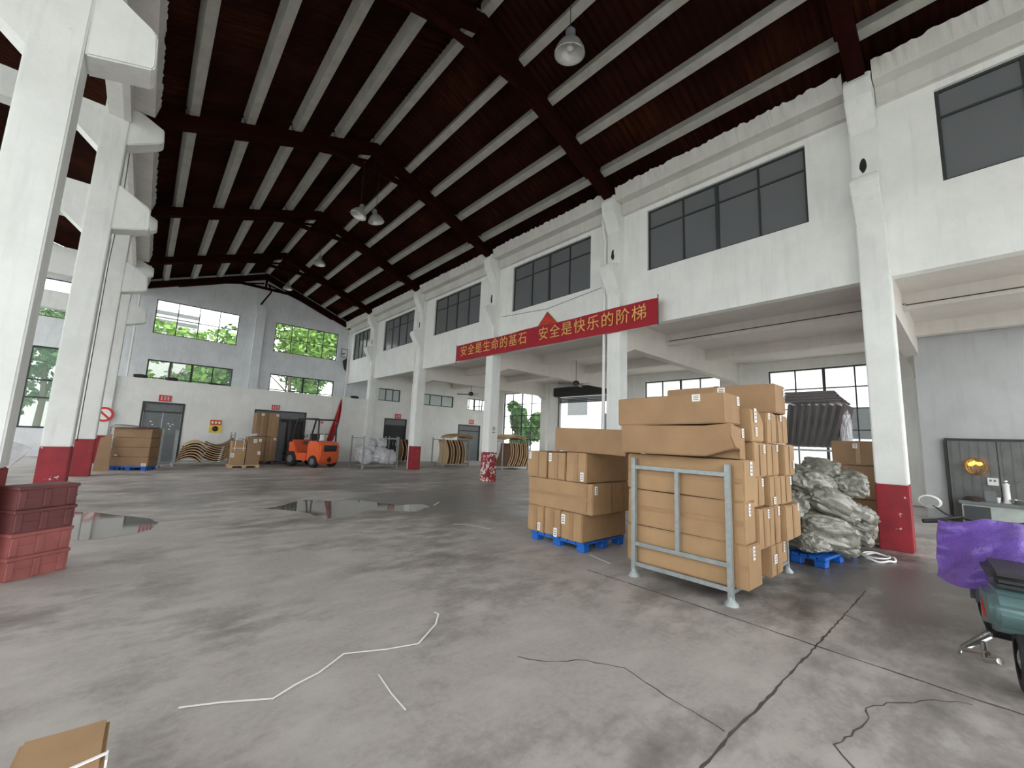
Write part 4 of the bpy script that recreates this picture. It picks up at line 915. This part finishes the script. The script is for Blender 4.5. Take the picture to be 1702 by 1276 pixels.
def cf(u, v, o):
    # apron wrapped round the handlebar: u runs from the left grip round to the right, v from top to hem
    y = .36-u*.78; z = 1.06-.055*math.cos(u*PI*2)-v*(.50+.05*math.sin(u*7))-.05*math.sin(u*PI)*(1-v)
    x = .34-.42*math.sin(u*PI*.8)*v**.8+.12*(u-.5)**2-.03*math.sin(u*22+v*4)*v-.02*math.sin(v*17+u*6)-.1*v
    return (x-o, y+.05*v*math.cos(u*PI), z)
cv.grid(cf, 40, 24, .02); cv.jitter(.02, 8, 4)
tag(cv.build('scooter_cover', 'purple', None, True, loc=(5.42, -.1, 0), rot=(0, 0, .07)), 'shiny purple quilted wind apron draped over the scooter handlebar', 'scooter cover')

# ------------------------------------------------------------ wash corner on the near grey wall
t = thing('metal_gate', 'dark grey sheet-metal panels on the grey wall behind the wash trough', 'gate', (15.84, -.6, 0))
for k in range(3):
    m = MB(); y0 = 1.08-(k+1)*.85; m.box(-.03, .03, y0+.01, y0+.84, .02, 2.04)
    for q in range(5): m.box(-.038, -.03, y0+.12+q*.16, y0+.14+q*.16, .04, 2.02)
    m.build('gate_panel', 'gategrey', t)
m = MB(); m.box(-.05, .05, -1.5, 1.12, 2.04, 2.1); m.box(-.05, .05, 1.08, 1.14, 0, 2.04); m.build('gate_frame', 'black', t)
t = thing('wash_trough', 'pale concrete wash trough with cluttered rim under the gold lamp', 'trough', (15.3, -.45, 0))
m = MB(); m.box(-.4, .4, -.95, .75, 0, .52); m.build('trough_body', 'sinkstone', t)
m = MB(); m.box(-.46, .46, -1.0, .8, .52, .6); m.bevel(.015); m.build('trough_rim', 'grey', t)
m = MB(); m.box(-.42, -.405, .3, .72, .06, .48); m.build('side_door', 'dgrey', t)
t = thing('tap_stand', 'upright white tap post with chrome lever on the wash trough', 'tap', (15.1, -.43, .6))
m = MB(); m.lathe([(.07, 0), (.055, .05), (.05, .4), (.06, .44)], 16); m.build('tap_post', 'white', t, True)
m = MB(); m.tube([(-.02, .05, .46), (-.05, -.1, .49), (-.08, -.22, .5)], .02); m.lathe([(.045, .44), (.04, .52)], 12); m.build('tap_lever', 'chrome', t, True)
for k, (y, z, lab, mt, a, h) in enumerate([(-.17, .6, 'small glass jar box left of the tap post', 'grey', .1, .26), (-.28, .6, 'white cup right beside the tap post', 'white', .05, .12), (-.62, .6, 'dented metal basin right of the tap post', 'chrome', .14, .1), (.1, .6, 'dark cleaning rags heaped at the trough left end', 'shade_scrap', .18, .09)]):
    m = MB()
    if k in (1, 2): m.lathe([(a*.7, 0), (a, h), (a*.92, h), (a*.65, .015)], 18)
    elif k == 0: m.box(-a, a, -a, a, 0, h); m.bevel(.015)
    else: m.lathe([(a*1.2, 0), (a, h*.5), (a*.5, h)], 16); m.jitter(.05, 9, 2)
    tag(m.build(['jar_box', 'cup', 'basin', 'rag_heap'][k], mt, None, True, loc=(15.05, y, z)), lab, ['box', 'cup', 'basin', 'rags'][k])
t = thing('wall_notice', 'small white power socket panel left of the tap post', 'socket', (15.79, -.25, 1.05)); m = MB(); m.box(-.015, .0, -.09, .09, -.09, .09); m.build('socket_plate', 'white', t); m = MB(); m.box(-.02, -.015, -.05, -.01, .0, .05); m.box(-.02, -.015, .02, .06, 0, .05); m.build('socket_hole', 'grey', t)
t = thing('gold_lamp', 'round gold wire wall lamp glowing on the dark grey gate', 'lamp', (15.72, .0, 1.4))
m = MB()
for k in range(9):
    a = k*PI/9
    m.tube([(.17*math.cos(s_*PI/10)*math.cos(a)*.7, .2*math.cos(s_*PI/10)*math.sin(a), .2*math.sin(s_*PI/10)) for s_ in range(21)], .006, 5)
m.build('wire_globe', 'goldm', t)
for y, z in ((.03, .09), (-.06, .07), (.09, .05)): m = MB(); m.lathe([(.01, -.045), (.05, -.02), (.055, .02), (.02, .05)], 14, Matrix.Translation((-.05, y, z))); m.build('bulb', 'glow', t, True)

# ------------------------------------------------------------ what stands outside the windows
def tree(label, x, y, h, r, mat, seed):
    rd = random.Random(seed); t = thing('tree', label, 'tree', (x, y, -.06), 0, 'trees beyond the far gable')
    m = MB(); m.tube([(0, 0, 0), (.1, 0, h*.3), (-.1, .1, h*.6), (0, 0, h*.85)], [.2, .16, .11, .04], 8)
    for k in range(6): a = rd.uniform(0, 6.28); m.tube([(0, 0, h*(.3+.08*k)), (math.cos(a)*r*.6, math.sin(a)*r*.6, h*(.45+.08*k))], [.07, .02], 5)
    m.build('trunk', 'bark', t)
    m = MB()
    cl = [(Vector((rd.uniform(-1, 1)*r*.7, rd.uniform(-1, 1)*r*.7, h*rd.uniform(.3, .95))), r*rd.uniform(.3, .5)) for _ in range(16)]
    for _ in range(5200):
        c, rr = rd.choice(cl); dv = Vector((rd.gauss(0, 1), rd.gauss(0, 1), rd.gauss(0, 1))).normalized()*rr*rd.uniform(.6, 1)
        p = c+dv; a = Vector((rd.gauss(0, 1), rd.gauss(0, 1), rd.gauss(0, .6))).normalized()*rd.uniform(.13, .27); b = a.cross(Vector((rd.gauss(0, 1), rd.gauss(0, 1), rd.gauss(0, 1)))).normalized()*a.length*.6
        m.bm.faces.new([m.bm.verts.new(q) for q in (p-a, p+b, p+a, p-b)])
    me = m.build('foliage', mat, t); me['kind'] = 'stuff'
tree('bright green tree seen through the right gable windows', 8.6, 37, 12.0, 3.6, 'leaf', 3)
tree('bright green tree at the left edge of the right gable windows', 13.5, 39, 12.0, 3.6, 'leaf', 4)
tree('green tree low behind the left gable windows', 1.2, 41, 9.8, 3.6, 'leaf', 5)
tree('green tree behind the middle pilaster, between the gable windows', 4.8, 43, 10.2, 3.4, 'leaf2', 6)
tree('green tree behind the far left gable windows', -5.2, 41, 9.6, 3.6, 'leaf2', 7)
tree('dark green tree behind the aisle windows of the partition', 17, 36, 7.5, 3.4, 'leaf2', 8)
tree('shrubby tree outside the left rear aisle window', 23.5, 24.5, 5.0, 1.6, 'leaf2', 9)
t = thing('pale_building', 'pale building across the yard, seen through the shutter doorway and rear windows', 'building', (34, 12, -.06))
m = MB(); m.box(0, 8, -30, 20, 0, 7.5); m.build('building_wall', 'pale', t)
m = MB(); m.box(-.6, 8.2, -30.3, 20.3, 7.5, 7.8); m.build('roof_slab', 'grey', t)
for k in range(7): m = MB(); y = -26+k*6; m.box(-.05, .02, y, y+2.6, 2.6, 4.6); m.build('building_window', 'dgrey', t)
m = MB(); m.box(-.05, .02, 14.4, 17.0, 4.5, 6.2); m.build('building_window', 'grey', t)
t = thing('louvred_house', 'white house with louvre bands seen above the trees through the left gable window', 'building', (-2, 48, -.06))
m = MB(); m.box(-7, 5, 0, 8, 0, 12.2); m.build('building_wall', 'pale', t)
for k in range(4): m = MB(); m.box(-6.8, 4.8, -.08, 0, 9.2+k*.8, 9.5+k*.8); m.build('louvre_band', 'grey', t)
